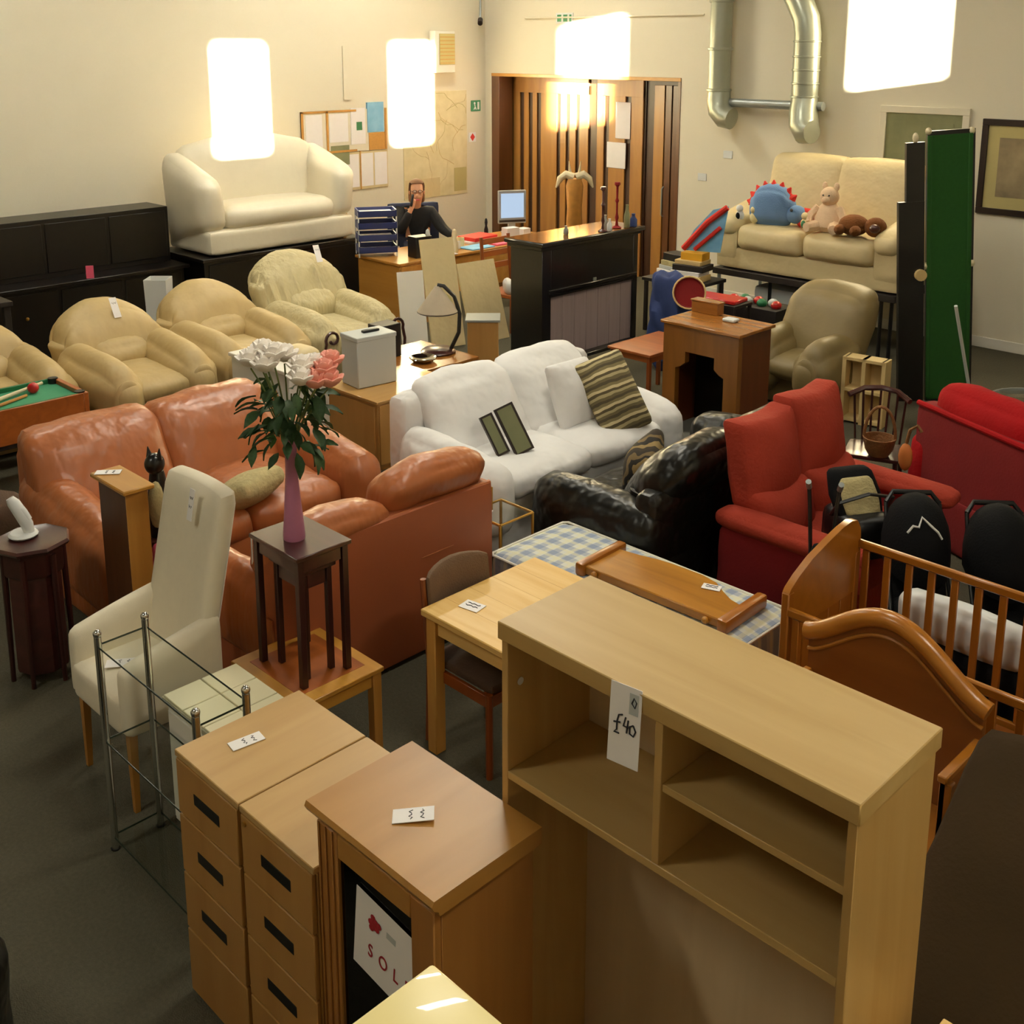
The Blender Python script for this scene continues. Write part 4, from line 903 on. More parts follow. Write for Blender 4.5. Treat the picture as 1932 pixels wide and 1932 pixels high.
o = B().soft((0, 0, .1), (.12, .08, .1), .06, (.02, .02, .02), 6, wr=.02).ball((.1, -.04, .06), .06, 8).put('soft_toy', 'toy_red', None, (-6.73, 11.55, SZ)); tag(o, 'red soft toy tucked behind the blue dinosaur', 'soft toy')
t = thing('pink_bear', 'pale pink plush bear sitting upright on the cream sofa', 'soft toy', (-6.38, 11.45, SZ), 5)
B().lathe([(.1, 0), (.17, .06), (.17, .16), (.12, .28), (.07, .33)], 18, sy=.8).ball((0, -.02, .40), (.11, .1, .11), 14).ball((0, -.11, .37), (.05, .04, .04), 10).put('body', 'toy_pink', t)
for sx in (-1, 1):
    B().ball((sx*.07, 0, .51), (.035, .02, .05), 8).put('ear', 'toy_pink', t); B().tube([(sx*.12, -.02, .27), (sx*.2, -.06, .17), (sx*.19, -.1, .1)], [.05, .05, .04], 8).put('arm', 'toy_pink', t); B().tube([(sx*.1, -.08, .07), (sx*.16, -.24, .06)], [.07, .055], 8).put('leg', 'toy_pink', t)
    B().ball((sx*.035, -.115, .42), .01, 6).put('eye', 'black_plastic', t)
t = thing('brown_bear', 'brown teddy bear lying on its side on the cream sofa', 'soft toy', (-5.98, 11.38, SZ), 10)
B().ball((-.05, 0, .12), (.17, .13, .12), 14).ball((.2, -.03, .12), (.12, .11, .11), 14).put('body', 'toy_brown', t)
B().ball((.22, -.13, .12), (.06, .04, .05), 10).put('muzzle', 'mahogany_x', t)
for x, y in ((-.16, -.14), (.02, -.16)): B().ball((x, y, .08), (.06, .09, .06), 10).put('paw', 'toy_brown', t)
for i, (u, l) in enumerate([(-7.5, 'white plush penguin at the left arm of the cream sofa'), (-7.3, 'small white soft toy in front of the dinosaur'), (-6.62, 'little cream soft toy between dinosaur and pink bear')]):
    t = thing('small_toy', l, 'soft toy', (u, 11.35, SZ), 0, 'small soft toys on the cream sofa')
    B().ball((0, 0, .07), (.055, .05, .07), 10).ball((0, -.01, .16), (.045, .045, .045), 10).put('body', 'toy_cream' if i else 'white_plastic', t)
    B().ball((0, -.045, .07), (.03, .015, .045), 8).put('belly', ['black_fabric', 'toy_cream', 'green_sign'][i], t)
# ---- things under and beside the platform
armchair('leather_armchair', 'tan leather recliner standing under the raised cream sofa', (-5.32, 9.42, 0), -6, 'leather_tan_shaded', .86, 1.1, 1.12, arch=.05, lumbar=False, pleat=.0)
price_tag('white ticket on the back of the tan recliner', (-5.42, 9.80, .86), (R(72), 0, R(14)), .07, .2, 1)
o = B().soft((0, 0, .28), (.4, .3, .28), .05, n=5).put('storage_box', 'grey_metal', None, (-6.9, 11.7, 0)); tag(o, 'grey storage box in the dark under the trestle', 'box')
o = B().soft((0, 0, .25), (.22, .2, .25), .18, (.02, .02, .0), 7, wr=.05).put('bin_bag', 'black_fabric', None, (-7.1, 10.75, 0)); tag(o, 'black bag slumped under the raised sofa', 'bag')
o = B().soft((0, 0, .12), (.2, .15, .12), .08, n=6, wr=.03).put('carrier_bag', 'white_plastic', None, (-6.1, 9.9, 0)); tag(o, 'pale carrier bag on the floor left of the tan recliner', 'bag')
t = thing('wine_rack', 'cream wooden rack of slots standing beside the tan recliner', 'rack', (-4.66, 9.2, 0), 8)
for x in (-.18, 0, .18): box('upright', 'wood_light', t, x-.018, x+.018, -.08, .08, 0, .62, .002)
for z in (.02, .3, .59): box('crosspiece', 'wood_light', t, -.18, .18, -.08, .08, z, z+.03, .002)
box('back_panel', 'wood_light', t, -.18, .18, .07, .08, .03, .6, .001)
# ---- upright snooker table and boards
t = thing('snooker_table', 'folded snooker table with green baize standing on end', 'snooker table', (-4.42, 10.4, 0), -45)
tilt = Matrix.Rotation(R(4), 4, 'X')
B().box(-.03, .02, -.21, .23, 0, 2.62).tx(tilt).put('bed', 'black_paint', t)
B().box(.02, .028, -.2, .17, .03, 2.58).tx(tilt).put('baize', 'baize', t)
for y in (-.195, .185):
    B().box(.02, .04, y-.02, y+.02, .05, 2.58, .006, 1).tx(tilt).put('cushion_rail', 'baize', t)
for y, z in ((-.2, 2.62), (.2, 2.6), (-.21, 1.35), (.22, 1.35)):
    B().ball((.01, y, z), (.03, .03, .035), 10).tx(tilt).put('pocket', 'horn', t)
t = thing('folded_table', 'black folded table base leaning beside the snooker table', 'table', (-4.68, 10.12, 0), -45)
tilt2 = Matrix.Rotation(R(4), 4, 'X')
B().box(-.03, .03, -.1, .14, .0, 1.95).tx(tilt2).put('panel', 'black_paint', t)
B().box(-.025, .025, -.03, .14, 1.9, 2.5).tx(tilt2).put('upper_panel', 'black_paint', t)
B().ball((.0, .06, 2.54), (.03, .03, .05), 8).tx(tilt2).put('knob', 'horn', t); B().cyl((.03, .1, 1.25), (.07, .1, 1.25), .055, n=14).tx(tilt2).put('roller', 'wood_light', t)
o = B().tube([(-4.16, 9.82, 1.08), (-4.16, 10.38, .02)], .016, 8).put('metal_rod', 'white_plastic'); tag(o, 'thin steel rod leaning against the snooker table', 'rod')
t = thing('spindle_chair', 'dark wooden spindle-back chair behind the red recliner', 'chair', (-3.72, 7.55, 0), 20)
B().soft((0, -.02, .42), (.2, .18, .02), .018, n=5).put('seat', 'mahogany_x', t)
B().tube([(-.22, .1, .8), (-.12, .19, .84), (0, .21, .85), (.12, .19, .84), (.22, .1, .8)], .022, 8).put('back_rail', 'mahogany_x', t)
for k in range(7):
    x = -.18+k*.06; B().cyl((x*.9, .16, .44), (x*1.05, .2-.9*x*x*1.6, .83), .009, n=6).put('spindle', 'mahogany_z', t)
for x in (-.17, .17):
    for y in (-.16, .14): B().cyl((x*1.15, y*1.15, 0), (x, y, .41), .014, .018, 8).put('leg', 'mahogany_z', t)
t = thing('basket', 'wicker basket with a hooped handle beside the bright red sofa', 'basket', (-3.62, 7.42, .445), 20)
B().lathe([(.07, 0), (.1, .05), (.12, .14), (.11, .14), (.09, .05), (0, .02)], 18).put('bowl', 'wicker', t); B().tube([(.11*math.cos(a), 0, .13+.24*math.sin(a)) for a in [k*math.pi/12 for k in range(13)]], .012, 7).put('handle', 'wicker', t)
t = thing('hanging_ornament', 'orange leaf-shaped ornament hanging beside the bright red sofa', 'ornament', (-3.22, 7.0, .55))
B().ball((0, 0, .1), (.05, .03, .1), 10).put('leaf', 'rust_orange', t); B().tube([(0, 0, .2), (.02, 0, .3), (.07, 0, .34), (.1, 0, .3)], .012, 6).put('hook', 'wicker', t)
t = thing('glass_table', 'oval glass table with a grey metal frame beyond the red sofa', 'table', (-2.9, 9.0, 0))
B().lathe([(.5, .6), (.51, .607), (.5, .614)], 36, sx=1.1, sy=.8).put('glass_top', 'glass', t)
B().tube([(.555*math.cos(k*.1745), .41*math.sin(k*.1745), .607) for k in range(36)], .012, 6, True).put('rim', 'steel', t)
for a in range(4): B().cyl((.3*math.cos(a*1.57+.78), .25*math.sin(a*1.57+.78), .6), (.4*math.cos(a*1.57+.78), .33*math.sin(a*1.57+.78), 0), .016, n=8).put('leg', 'steel', t)
# ---- pictures on the back wall
def picture(label, u0, u1, z0, z1, fm, mm, am, border, mt):
    t = thing('wall_picture', label, 'picture', ((u0+u1)/2, VB-.02, z0)); w, h = (u1-u0)/2, z1-z0
    b = B(); b.box(-w, w, -.02, .018, 0, border, .004, 1); b.box(-w, w, -.02, .018, h-border, h, .004, 1); b.box(-w, -w+border, -.02, .018, border, h-border, .004, 1); b.box(w-border, w, -.02, .018, border, h-border, .004, 1)
    b.put('frame', fm, t); box('mount', mm, t, -w+border, w-border, .0, .015, border, h-border, 0)
    m = border+mt; box('print', am, t, -w+m, w-m, -.004, 0, m, h-m, 0)
picture('dark framed country landscape print on the wall at the right edge', -5.2, -3.9, 1.53, 2.58, 'frame_dark', 'picture_mat', 'picture_art', .07, .13)
picture('pale framed green picture partly hidden by the snooker table', -6.42, -5.35, 1.85, 2.68, 'wall_paint', 'art_green', 'art_green', .08, .1)
for (u, z, l) in ((-8.55, 1.95, 'upper small switch plate on the wall below the duct'), (-8.95, 1.62, 'lower small socket plate on the wall right of the door')):
    o = box('switch_plate', 'white_plastic', None, u-.07, u+.07, VB-.012, VB, z-.05, z+.05, .003); tag(o, l, 'switch')
# ================================================================ left-hand side and office corner
# ---- toy pool table
t = thing('toy_pool_table', 'small toy pool table with green top at the left edge', 'toy table', (-8.7, 3.2, .42))
b = B(); b.box(-.3, .3, -.46, -.42, 0, .28, .004, 1); b.box(-.3, .3, .42, .46, 0, .28, .004, 1); b.box(-.3, -.26, -.42, .42, 0, .28, .004, 1); b.box(.26, .3, -.42, .42, 0, .28, .004, 1)
b.put('frame', 'teak_x', t); box('baize', 'baize_toy', t, -.26, .26, -.42, .42, .02, .245, .002)
for x in (-.27, .27): B().box(x-.012, x+.012, -.42, .42, .24, .283, .003, 1).put('cushion_rail', 'green_sign', t)
for x in (-.25, .25):
    for y in (-.41, .41): B().cyl((x, y, .235), (x, y, .29), .04, n=12).put('pocket', 'black_plastic', t)
o = B().ball((0, 0, .045), .045, 14).put('ball', 'red_gloss', None, (-8.78, 3.38, .666)); tag(o, 'red ball on the toy pool table', 'ball')
o = B().cyl((-8.9, 3.5, .70), (-8.62, 2.8, .68), .014, .02, 8).put('cue', 'horn'); tag(o, 'pale cue lying across the toy pool table', 'cue')
o = B().cyl((-8.72, 3.3, .68), (-8.5, 2.8, .68), .012, .016, 8).put('cue', 'wood_carve'); tag(o, 'brown cue lying near the front of the toy pool table', 'cue')
t = thing('low_table', 'dark low table carrying the toy pool table', 'table', (-8.7, 3.2, 0))
box('tabletop', 'dark_brown', t, -.28, .28, -.45, .45, .38, .42, .004)
for x in (-.24, .24):
    for y in (-.4, .4): box('leg', 'dark_brown', t, x-.025, x+.025, y-.025, y+.025, 0, .38, .002)
o = B().soft((0, 0, .16), (.5, .5, .16), .1, (0, 0, .03), 6, wr=.03).put('rolled_rug', 'seat_brown', None, (-7.9, 2.2, 0), (0, 0, R(30))); tag(o, 'brown cushion heap on the floor left of the orange sofa', 'cushion')
# ---- white chest, sideboard, silver box
t = thing('white_chest', 'white chest with a pale top between the beige chairs and the flowers', 'chest', (-8.32, 5.42, 0))
box('body', 'white_plastic', t, -.46, .46, -.25, .25, 0, .62, .006); box('lid', 'white_paint', t, -.48, .48, -.27, .27, .62, .655, .006)
o = B().soft((0, 0, .06), (.16, .12, .06), .05, (0, 0, .02), 6, wr=.02).put('folded_cloth', 'leather_cream', None, (-8.1, 5.45, .656)); tag(o, 'pale folded cloth on the white chest', 'cloth')
t = thing('sideboard', 'low wooden sideboard carrying the silver box behind the orange sofa', 'sideboard', (-7.16, 5.73, 0))
box('body', 'oak_z', t, -.33, .33, -.42, .42, .04, .575, .004); box('top', 'oak_gloss', t, -.35, .35, -.44, .44, .575, .6, .004); box('plinth', 'oak_z', t, -.31, .31, -.4, .4, 0, .04, .002)
for y in (-.21, .21): box('door', 'oak_z', t, .33, .345, y-.2, y+.2, .06, .56, .003)
box('end_panel', 'oak_z', t, -.3, .3, -.432, -.42, .08, .55, .003)
t = thing('storage_box', 'silver grey box with a black carrying handle on the sideboard', 'box', (-7.3, 5.6, .601), -6)
box('body', 'grey_metal', t, -.13, .13, -.19, .19, 0, .41, .008); box('lid', 'grey_metal', t, -.135, .135, -.195, .195, .395, .435, .006)
B().soft((0, .02, .445), (.025, .08, .014), .012, n=4).put('handle', 'black_plastic', t)
# ---- low table with lamp
t = thing('low_table', 'dark open-fronted low table under the wire lamp', 'table', (-7.9, 6.64, 0))
box('tabletop', 'walnut_x', t, -.42, .42, -.38, .4, .47, .5, .004); box('shelf', 'dark_brown', t, -.4, .4, -.36, .38, .15, .18, .002)
for x in (-.39, .39):
    for y in (-.35, .37): box('leg', 'walnut_z', t, x-.025, x+.025, y-.025, y+.025, 0, .47, .003)
t = thing('table_lamp', 'lamp with a cone shade hung from a curved dark arm', 'lamp', (-7.86, 6.86, .501), 45)
B().lathe([(.16, 0), (.17, .015), (.14, .04), (.03, .05), (.0, .05)], 20).put('base', 'mahogany_x', t)
B().tube([(.12, 0, .03), (.2, 0, .2), (.21, 0, .38), (.16, 0, .55), (.06, 0, .65), (0, 0, .66)], .019, 8).put('arm', 'black_plastic', t)
B().lathe([(.19, 0), (.195, .01), (.03, .24), (.02, .25)], 20, (0, 0, .4)).put('lamp_shade', 'lamp_shade', t); B().lathe([(.19, 0), (.2, .006), (.19, .012)], 20, (0, 0, .395)).put('trim', 'frame_dark', t)
o = B().lathe([(.05, 0), (.1, .01), (.13, .04), (.125, .045), (.09, .02), (0, .015)], 20).put('silver_dish', 'chrome', None, (-7.72, 6.55, .501)); tag(o, 'shiny silver dish in front of the wire lamp', 'dish')
o = B().box(-.1, .1, -.12, .12, 0, .32, .006, 1).put('loudspeaker', 'dark_brown', None, (-8.12, 6.42, .501)); tag(o, 'dark wooden box standing left of the wire lamp', 'box')
t = thing('small_cabinet', 'narrow light wood cabinet with a grey top behind the white sofa', 'cabinet', (-7.76, 7.36, 0), 45)
box('body', 'oak_z', t, -.15, .15, -.13, .13, 0, .76, .004); box('top', 'steel', t, -.17, .17, -.15, .15, .76, .785, .004)
# ---- boards leaning in front of the desk
def board(label, u, v, w, h, m, lean=14, rz=90, emblem=False):
    t = thing('leaning_board', label, 'board', (u, v, 0), rz, 'boards leaning near the desk')
    B().box(-w/2, w/2, -.012, .012, 0, h).tx(Matrix.Rotation(R(-lean), 4, 'X')).put('panel', m, t)
    if emblem: B().ball((0, 0, 0), (.09, .006, .11), 14).tx(Matrix.Rotation(R(-lean), 4, 'X') @ Matrix.Translation((.02, -.014, .5))).put('emblem', 'picture_mat', t)
board('short white board leaning by the desk pedestal', -9.25, 7.75, .3, .95, 'white_paint', 10, 70)
board('tall cream board with an olive oval leaning near the desk', -9.3, 8.28, .42, 1.25, 'leather_cream', 14, 75, True)
board('broad cream board leaning behind the lamp arm', -9.15, 8.8, .55, .95, 'leather_cream', 18, 85)
t = thing('wooden_chair', 'wooden chair holding bags and shoes left of the black fireplace', 'chair', (-9.45, 9.45, 0), 90)
box('seat', 'teak_x', t, -.25, .25, -.25, .25, .42, .46, .004)
for x in (-.23, .23):
    box('leg', 'teak_z', t, x-.02, x+.02, -.25, -.21, 0, .42, .002); B().tube([(x, .24, 0), (x, .24, .46), (x, .3, 1.1)], .022, 8).put('leg', 'teak_z', t)
for z in (.7, .85, 1.0): box('back_slat', 'teak_x', t, -.22, .22, .255+.1*(z-.46), .275+.1*(z-.46), z, z+.07, .002)
for i, (x, y, m, l) in enumerate([(-.14, -.08, 'white_plastic', 'white shoe on the left of the wooden chair'), (.0, -.1, 'white_paint', 'white trainer in the middle of the wooden chair'), (.14, -.02, 'concrete', 'grey handbag on the wooden chair')]):
    o = B().soft((0, 0, .08), (.05, .12, .08), .045, (.01, .01, .02), 6, wr=.01).put('shoe', m, None, (-9.45-y, 9.45+x, .462), (0, 0, R(60))); tag(o, l, 'shoe' if i < 2 else 'handbag')
# ---- desk
t = thing('office_desk', 'long wooden office desk cluttered with papers in the far corner', 'desk', (-10.78, 9.85, 0))
box('desktop', 'desk_wood', t, -.44, .44, -1.42, 1.42, .77, .8, .004); box('modesty_panel', 'desk_wood', t, .36, .38, -.9, 1.38, .3, .77, .002)
p = box('pedestal', 'desk_wood', t, -.4, .42, -1.4, -.95, 0, .77, .003)
for z in (.08, .31, .54): box('drawer', 'desk_wood', p, .42, .435, -1.38, -.97, z, z+.21, .003)
box('pedestal', 'desk_wood', t, -.4, .4, 1.0, 1.4, 0, .77, .003)
DZ0 = .801
t = thing('letter_trays', 'stack of four blue plastic letter trays on the desk end', 'trays', (-11.02, 8.62, DZ0), 60)
for k in range(4):
    z = .05+k*.15
    b = B(); b.box(-.24, .24, -.16, .16, z, z+.012); b.box(-.24, .24, -.16, -.145, z, z+.075); b.box(-.24, .24, .145, .16, z, z+.085); b.box(-.24, -.225, -.16, .16, z, z+.085); b.box(.225, .24, -.16, .16, z, z+.085)
    q = b.put('tray', 'blue_plastic', t); box('paper_pile', 'paper', q, -.2, .2, -.13, .13, z+.012, z+.03+.02*(k % 2), .001)
for x in (-.235, .235):
    for y in (-.15, .15): B().cyl((x, y, 0), (x, y, .56), .01, n=6).put('support', 'white_plastic', t)
t = thing('computer_monitor', 'grey computer monitor with a lit screen on the desk', 'monitor', (-10.98, 10.98, DZ0), 62)
box('bezel', 'screen_bezel', t, -.2, .2, -.02, .03, .14, .60, .008); box('screen', 'screen', t, -.165, .165, -.023, -.02, .22, .56, 0); box('control_strip', 'frame_dark', t, -.19, .19, -.022, -.02, .16, .19, 0)
box('neck', 'screen_bezel', t, -.05, .05, 0, .05, .02, .2, .004); box('base', 'screen_bezel', t, -.14, .14, -.1, .1, 0, .025, .006)
DESK = [('pen_box', 'box', (-.09, .09, -.12, .12, 0, .26), 'black_plastic', (-10.55, 8.93), 'black open box of pens at the left of the desk front'), ('paper_sheet', 'paper', (-.16, .16, -.14, .14, 0, .01), 'paper', (-10.5, 9.25), 'white sheet of paper on the desk front'),
        ('red_folder', 'folder', (-.16, .16, -.22, .22, .03, .08), 'red_sign', (-10.85, 10.2), 'red folder on top of the desk papers'), ('paper_pile', 'paper', (-.17, .17, -.24, .24, 0, .03), 'paper', (-10.85, 10.2), 'white paper pile under the red folder'),
        ('magazine', 'magazine', (-.14, .14, -.2, .2, 0, .015), 'blue_poster', (-10.5, 9.85), 'blue magazine at the desk edge'), ('leaflet', 'leaflet', (-.12, .12, -.18, .18, 0, .02), 'pink_cloth', (-10.5, 10.3), 'pink leaflets at the desk edge'), ('card_box', 'box', (-.07, .07, -.1, .1, 0, .16), 'white_plastic', (-10.65, 10.62), 'white card box near the monitor'), ('card_box', 'box', (-.07, .07, -.07, .07, 0, .13), 'paper', (-10.62, 10.84), 'small white carton in front of the monitor')]
for nm, cat, bb, m, (u, v), l in DESK:
    o = B().box(*bb, .003, 1).put(nm, m, None, (u, v, DZ0), (0, 0, R(random.uniform(-12, 12)))); tag(o, l, cat)
for nm, h, r, m, (u, v), l in [('figurine', .3, .05, 'horn', (-10.45, 9.42), 'bone coloured figurine on the desk in front of the person'), ('bottle', .26, .03, 'black_plastic', (-11.0, 10.5), 'dark bottle on the desk left of the monitor'), ('mug', .1, .045, 'white_plastic', (-10.6, 9.6), 'white mug on the desk'), ('figurine', .34, .045, 'grey_metal', (-10.5, 9.02), 'grey figurine standing by the black pen box'), ('mug', .12, .05, 'toy_cream', (-10.7, 9.75), 'cream mug beside the person arm')]:
    o = B().lathe([(r*.9, 0), (r, .01), (r*.95, h*.4), (r*.5, h*.6), (r*.7, h*.78), (r*.5, h*.95), (r*.1, h)] if nm != 'mug' else [(r*.8, 0), (r, .01), (r, h), (r*.9, h), (r*.85, .02), (0, .02)], 14).put(nm, m, None, (u, v, DZ0)); tag(o, l, nm)
# ---- carving with horns
t = thing('wood_carving', 'tall wooden carving topped with pale curved horns by the door', 'carving', (-10.15, 11.35, 0), 45)
B().lathe([(.13, 0), (.14, .05), (.11, .4), (.12, .8), (.1, 1.2), (.12, 1.5), (.09, 1.6)], 14).put('post', 'wood_carve', t)
for sx in (-1, 1): B().tube([(sx*.02, 0, 1.62), (sx*.12, 0, 1.66), (sx*.2, 0, 1.6), (sx*.25, 0, 1.48)], [.06, .055, .045, .012], 10).put('horn', 'horn', t)
for sx in (-1, 1): B().cyl((sx*.06, 0, 1.66), (sx*.08, 0, 1.84), .025, .004, 8).put('spike', 'horn', t)
# ---- office chair and person
t = thing('office_chair', 'navy office chair behind the desk', 'chair', (-11.62, 9.8, 0), 62)
B().soft((0, 0, .56), (.26, .25, .05), .045, (0, 0, .02), 6).put('seat', 'blue_chair', t); B().soft((0, .27, .95), (.36, .04, .30), .035, (0, .02, 0), 6).put('backrest', 'blue_chair', t)
B().cyl((0, 0, .08), (0, 0, .52), .03, n=10).put('column', 'black_plastic', t); B().tube([(0, .1, .5), (0, .3, .55), (0, .31, .75)], .02, 8).put('back_bar', 'black_plastic', t)
for k in range(5):
    a = k*1.2566; l_ = B().tube([(0, 0, .09), (.26*math.cos(a), .26*math.sin(a), .06)], .02, 8).put('leg', 'black_plastic', t); B().ball((.26*math.cos(a), .26*math.sin(a), .028), .028, 8).put('castor', 'black_plastic', l_)
def skin(name, chains, m, parent, root=0, sub=2):
    vs_, es, rs, ix = [], [], [], {}
    for ch in chains:
        prev = None
        for (p, r) in ch:
            k = tuple(round(c, 4) for c in p)
            if k not in ix: ix[k] = len(vs_); vs_.append(p); rs.append(r)
            i = ix[k]
            if prev is not None and prev != i: es.append((prev, i))
            prev = i
    me = bpy.data.meshes.new(name); me.from_pydata(vs_, es, []); o = bpy.data.objects.new(name+'_tmp', me); C.objects.link(o)
    md = o.modifiers.new('s', 'SKIN')
    if not me.skin_vertices: 
        bpy.context.view_layer.objects.active = o; bpy.ops.mesh.customdata_skin_add()
    for i, sv in enumerate(me.skin_vertices[0].data):
        r = rs[i]; sv.radius = r if isinstance(r, tuple) else (r, r); sv.use_root = (i == root)
    md.use_smooth_shade = True
    sb = o.modifiers.new('u', 'SUBSURF'); sb.levels = sub; sb.render_levels = sub
    dg = bpy.context.evaluated_depsgraph_get(); dg.update()
    me2 = bpy.data.meshes.new_from_object(o.evaluated_get(dg)); bpy.data.objects.remove(o)
    me2.name = name; me2.materials.clear(); me2.materials.append(MT[m]); me2.polygons.foreach_set('use_smooth', [True]*len(me2.polygons))
    return obj(name, me2, parent)
t = thing('person', 'seated person in a black top holding a phone to their ear at the desk', 'person', (-11.62, 9.8, 0), 55)
pel = ((0, .05, .68), (.16, .13)); wa = ((0, .06, .86), (.15, .11)); ch = ((0, .05, 1.06), (.2, .13)); nk0 = ((0, .03, 1.2), .07)
nk = ((0, .0, 1.27), .052); jaw = ((0, -.03, 1.345), (.07, .075)); hd = ((0, -.01, 1.43), (.095, .105)); tp = ((0, 0, 1.53), (.088, .095)); tt = ((0, .0, 1.58), (.05, .055))
rs_ = ((-.2, .04, 1.14), .065); re = ((-.25, -.13, .90), .048); rw = ((-.11, -.17, 1.19), .033); rh = ((-.075, -.16, 1.26), .03)
ls_ = ((.2, .04, 1.14), .065); le = ((.33, -.12, .93), .048); lw = ((.46, -.34, .86), .033); lh = ((.49, -.40, .845), .03)
chains = [[pel, wa, ch, nk0, nk, jaw, hd, tp, tt], [ch, rs_, re, rw, rh], [ch, ls_, le, lw, lh], [((0, -.03, 1.345), (.07, .075)), ((0, -.115, 1.40), .018)],
          [pel, ((-.1, -.05, .67), .085), ((-.12, -.42, .66), .065), ((-.12, -.42, .12), .045), ((-.12, -.54, .05), .035)], [pel, ((.1, -.05, .67), .085), ((.12, -.42, .66), .065), ((.12, -.42, .12), .045), ((.12, -.54, .05), .035)]]
for k in range(4):
    chains.append([rh, ((-.085+.012*k, -.17, 1.295), .011), ((-.08+.014*k, -.155-.006*k, 1.335), .009), ((-.07+.012*k, -.13, 1.36-.006*k), .007)])
    chains.append([lh, ((.475+.014*k, -.44, .845), .011), ((.475+.018*k, -.475-.004*(k in (1, 2)), .842), .009), ((.475+.02*k, -.50-.006*(k in (1, 2)), .83), .007)])
chains.append([rh, ((-.05, -.155, 1.28), .012), ((-.045, -.13, 1.31), .009)]); chains.append([lh, ((.455, -.41, .85), .012), ((.44, -.44, .84), .009)])
body = skin('body', chains, 'skin', t)
def up(n, d): return (n[0], tuple(x+d for x in n[1]) if isinstance(n[1], tuple) else n[1]+d)
skin('jumper', [[up(pel, .015), up(wa, .02), up(ch, .02), up(nk0, .012)], [up(ch, .02), up(rs_, .03), up(re, .035), up(rw, .022)], [up(ch, .02), up(ls_, .03), up(le, .03), up(lw, .022)]], 'black_knit', t)
skin('trousers', [[up(pel, .02), ((-.1, -.05, .67), .1), ((-.12, -.42, .66), .08), ((-.12, -.42, .14), .06)], [up(pel, .02), ((.1, -.05, .67), .1), ((.12, -.42, .66), .08), ((.12, -.42, .14), .06)]], 'blue_chair', t)
b = B().soft((0, .012, 1.5), (.108, .112, .11), .105, n=8, fn=lambda q, p: Vector((q.x, q.y + (.06 if q.y < -.02 and q.z < .045 else 0), q.z)))
b.put('hair', 'hair', t); B().soft((0, .05, 1.40), (.112, .06, .13), .055, n=5).put('hair_back', 'hair', t)
for sx in (-1, 1):
    B().ball((sx*.036, -.098, 1.445), (.013, .008, .009), 8).put('eye', 'white_plastic', t); B().ball((sx*.036, -.105, 1.445), .005, 6).put('pupil', 'ink', t); B().ball((sx*.1, .0, 1.42), (.012, .022, .03), 8).put('ear', 'skin', t)
    B().tube([(sx*.036+.028*math.cos(k*.6283), -.118, 1.445+.02*math.sin(k*.6283)) for k in range(10)], .004, 5, True).put('glasses_rim', 'black_plastic', t); B().tube([(sx*.064, -.116, 1.45), (sx*.1, -.02, 1.45)], .004, 5).put('glasses_arm', 'black_plastic', t)
B().tube([(-.025, -.103, 1.335), (0, -.109, 1.333), (.025, -.103, 1.335)], .006, 6).put('mouth', 'pink_cloth', t)
o = B().soft((0, 0, 0), (.018, .02, .085), .015, n=4).put('telephone_handset', 'black_plastic', None, (-11.52, 9.63, 1.34), (R(-15), R(10), R(55))); tag(o, 'black telephone handset held to the seated person ear', 'telephone')
# ---- wall items on the map wall
def wallsheet(nm, cat, l, v0, v1, z0, z1, m, th=.012, grp=None):
    o = B().box(UL, UL+th, v0, v1, z0, z1).put(nm, m); tag(o, l, cat, grp); return o
t = thing('wall_map', 'large faded wall map beside the bright sun patch', 'map', (UL, 11.5, 1.05))
box('sheet', 'map_paper', t, .0, .01, -.62, .68, 0, 1.62, .001); box('inset', 'picture_mat', t, .01, .012, .4, .66, .05, .42, 0); box('title_block', 'leather_cream', t, .01, .012, -.6, .1, .02, .3, 0)
rr = random.Random(5)
for k in range(14):
    pts = []
    y, z, a = rr.uniform(-.5, .5), rr.uniform(.35, 1.5), rr.uniform(0, 6.28)
    for s in range(7):
        pts.append((.0105, max(-.6, min(.66, y)), max(.03, min(1.59, z)))); a += rr.uniform(-.6, .6); y += .09*math.cos(a); z += .09*math.sin(a)
    B().tube(pts, .0035, 4).put('road_line', ['picture_mat', 'wood_light', 'leather_cream'][k % 3], t)
t = thing('notice_board', 'upper cork notice board with framed papers on the map wall', 'notice board', (UL, 9.8, 1.86))
box('cork', 'wall_paint', t, 0, .02, -.75, .75, 0, .6, .002)
for z in (.0, .57): box('frame_strip', 'cork', t, 0, .03, -.75, .2, z, z+.03, .002)
for y in (-.75, -.33, .72): box('frame_strip', 'cork', t, 0, .03, y, y+.035, -.12 if y < .5 else 0, .6, .002)
for y0, y1, z0, z1, m in ((-.68, -.4, -.1, .55, 'paper'), (-.28, .05, .15, .55, 'paper'), (.1, .36, .1, .62, 'paper'), (-.26, .06, -.18, .1, 'art_green'), (.42, .74, 0, .25, 'cork')): box('sheet', m, t, .02, .026, y0, y1, z0, z1, 0)
box('emblem', 'green_sign', t, .026, .028, .2, .3, .3, .42, 0)
t = thing('notice_board', 'lower notice board with three white sheets above the blue trays', 'notice board', (UL, 10.15, 1.3))
box('board', 'leather_cream', t, 0, .015, -.38, .42, 0, .55, .002)
for y0, y1 in ((-.34, -.12), (-.08, .14), (.17, .4)): box('sheet', 'paper', t, .015, .02, y0, y1, .04, .52, 0)
for y in (-.39, -.1): box('frame_strip', 'cork', t, 0, .022, y, y+.02, 0, .56, 0)
wallsheet('poster', 'poster', 'blue poster on the map wall next to the bright sun patch', 10.2, 10.5, 2.12, 2.55, 'blue_poster', .03)
wallsheet('poster', 'poster', 'narrow yellow card low on the wall behind the cream sofa', 9.62, 9.78, .95, 1.35, 'yellow_card', .03)
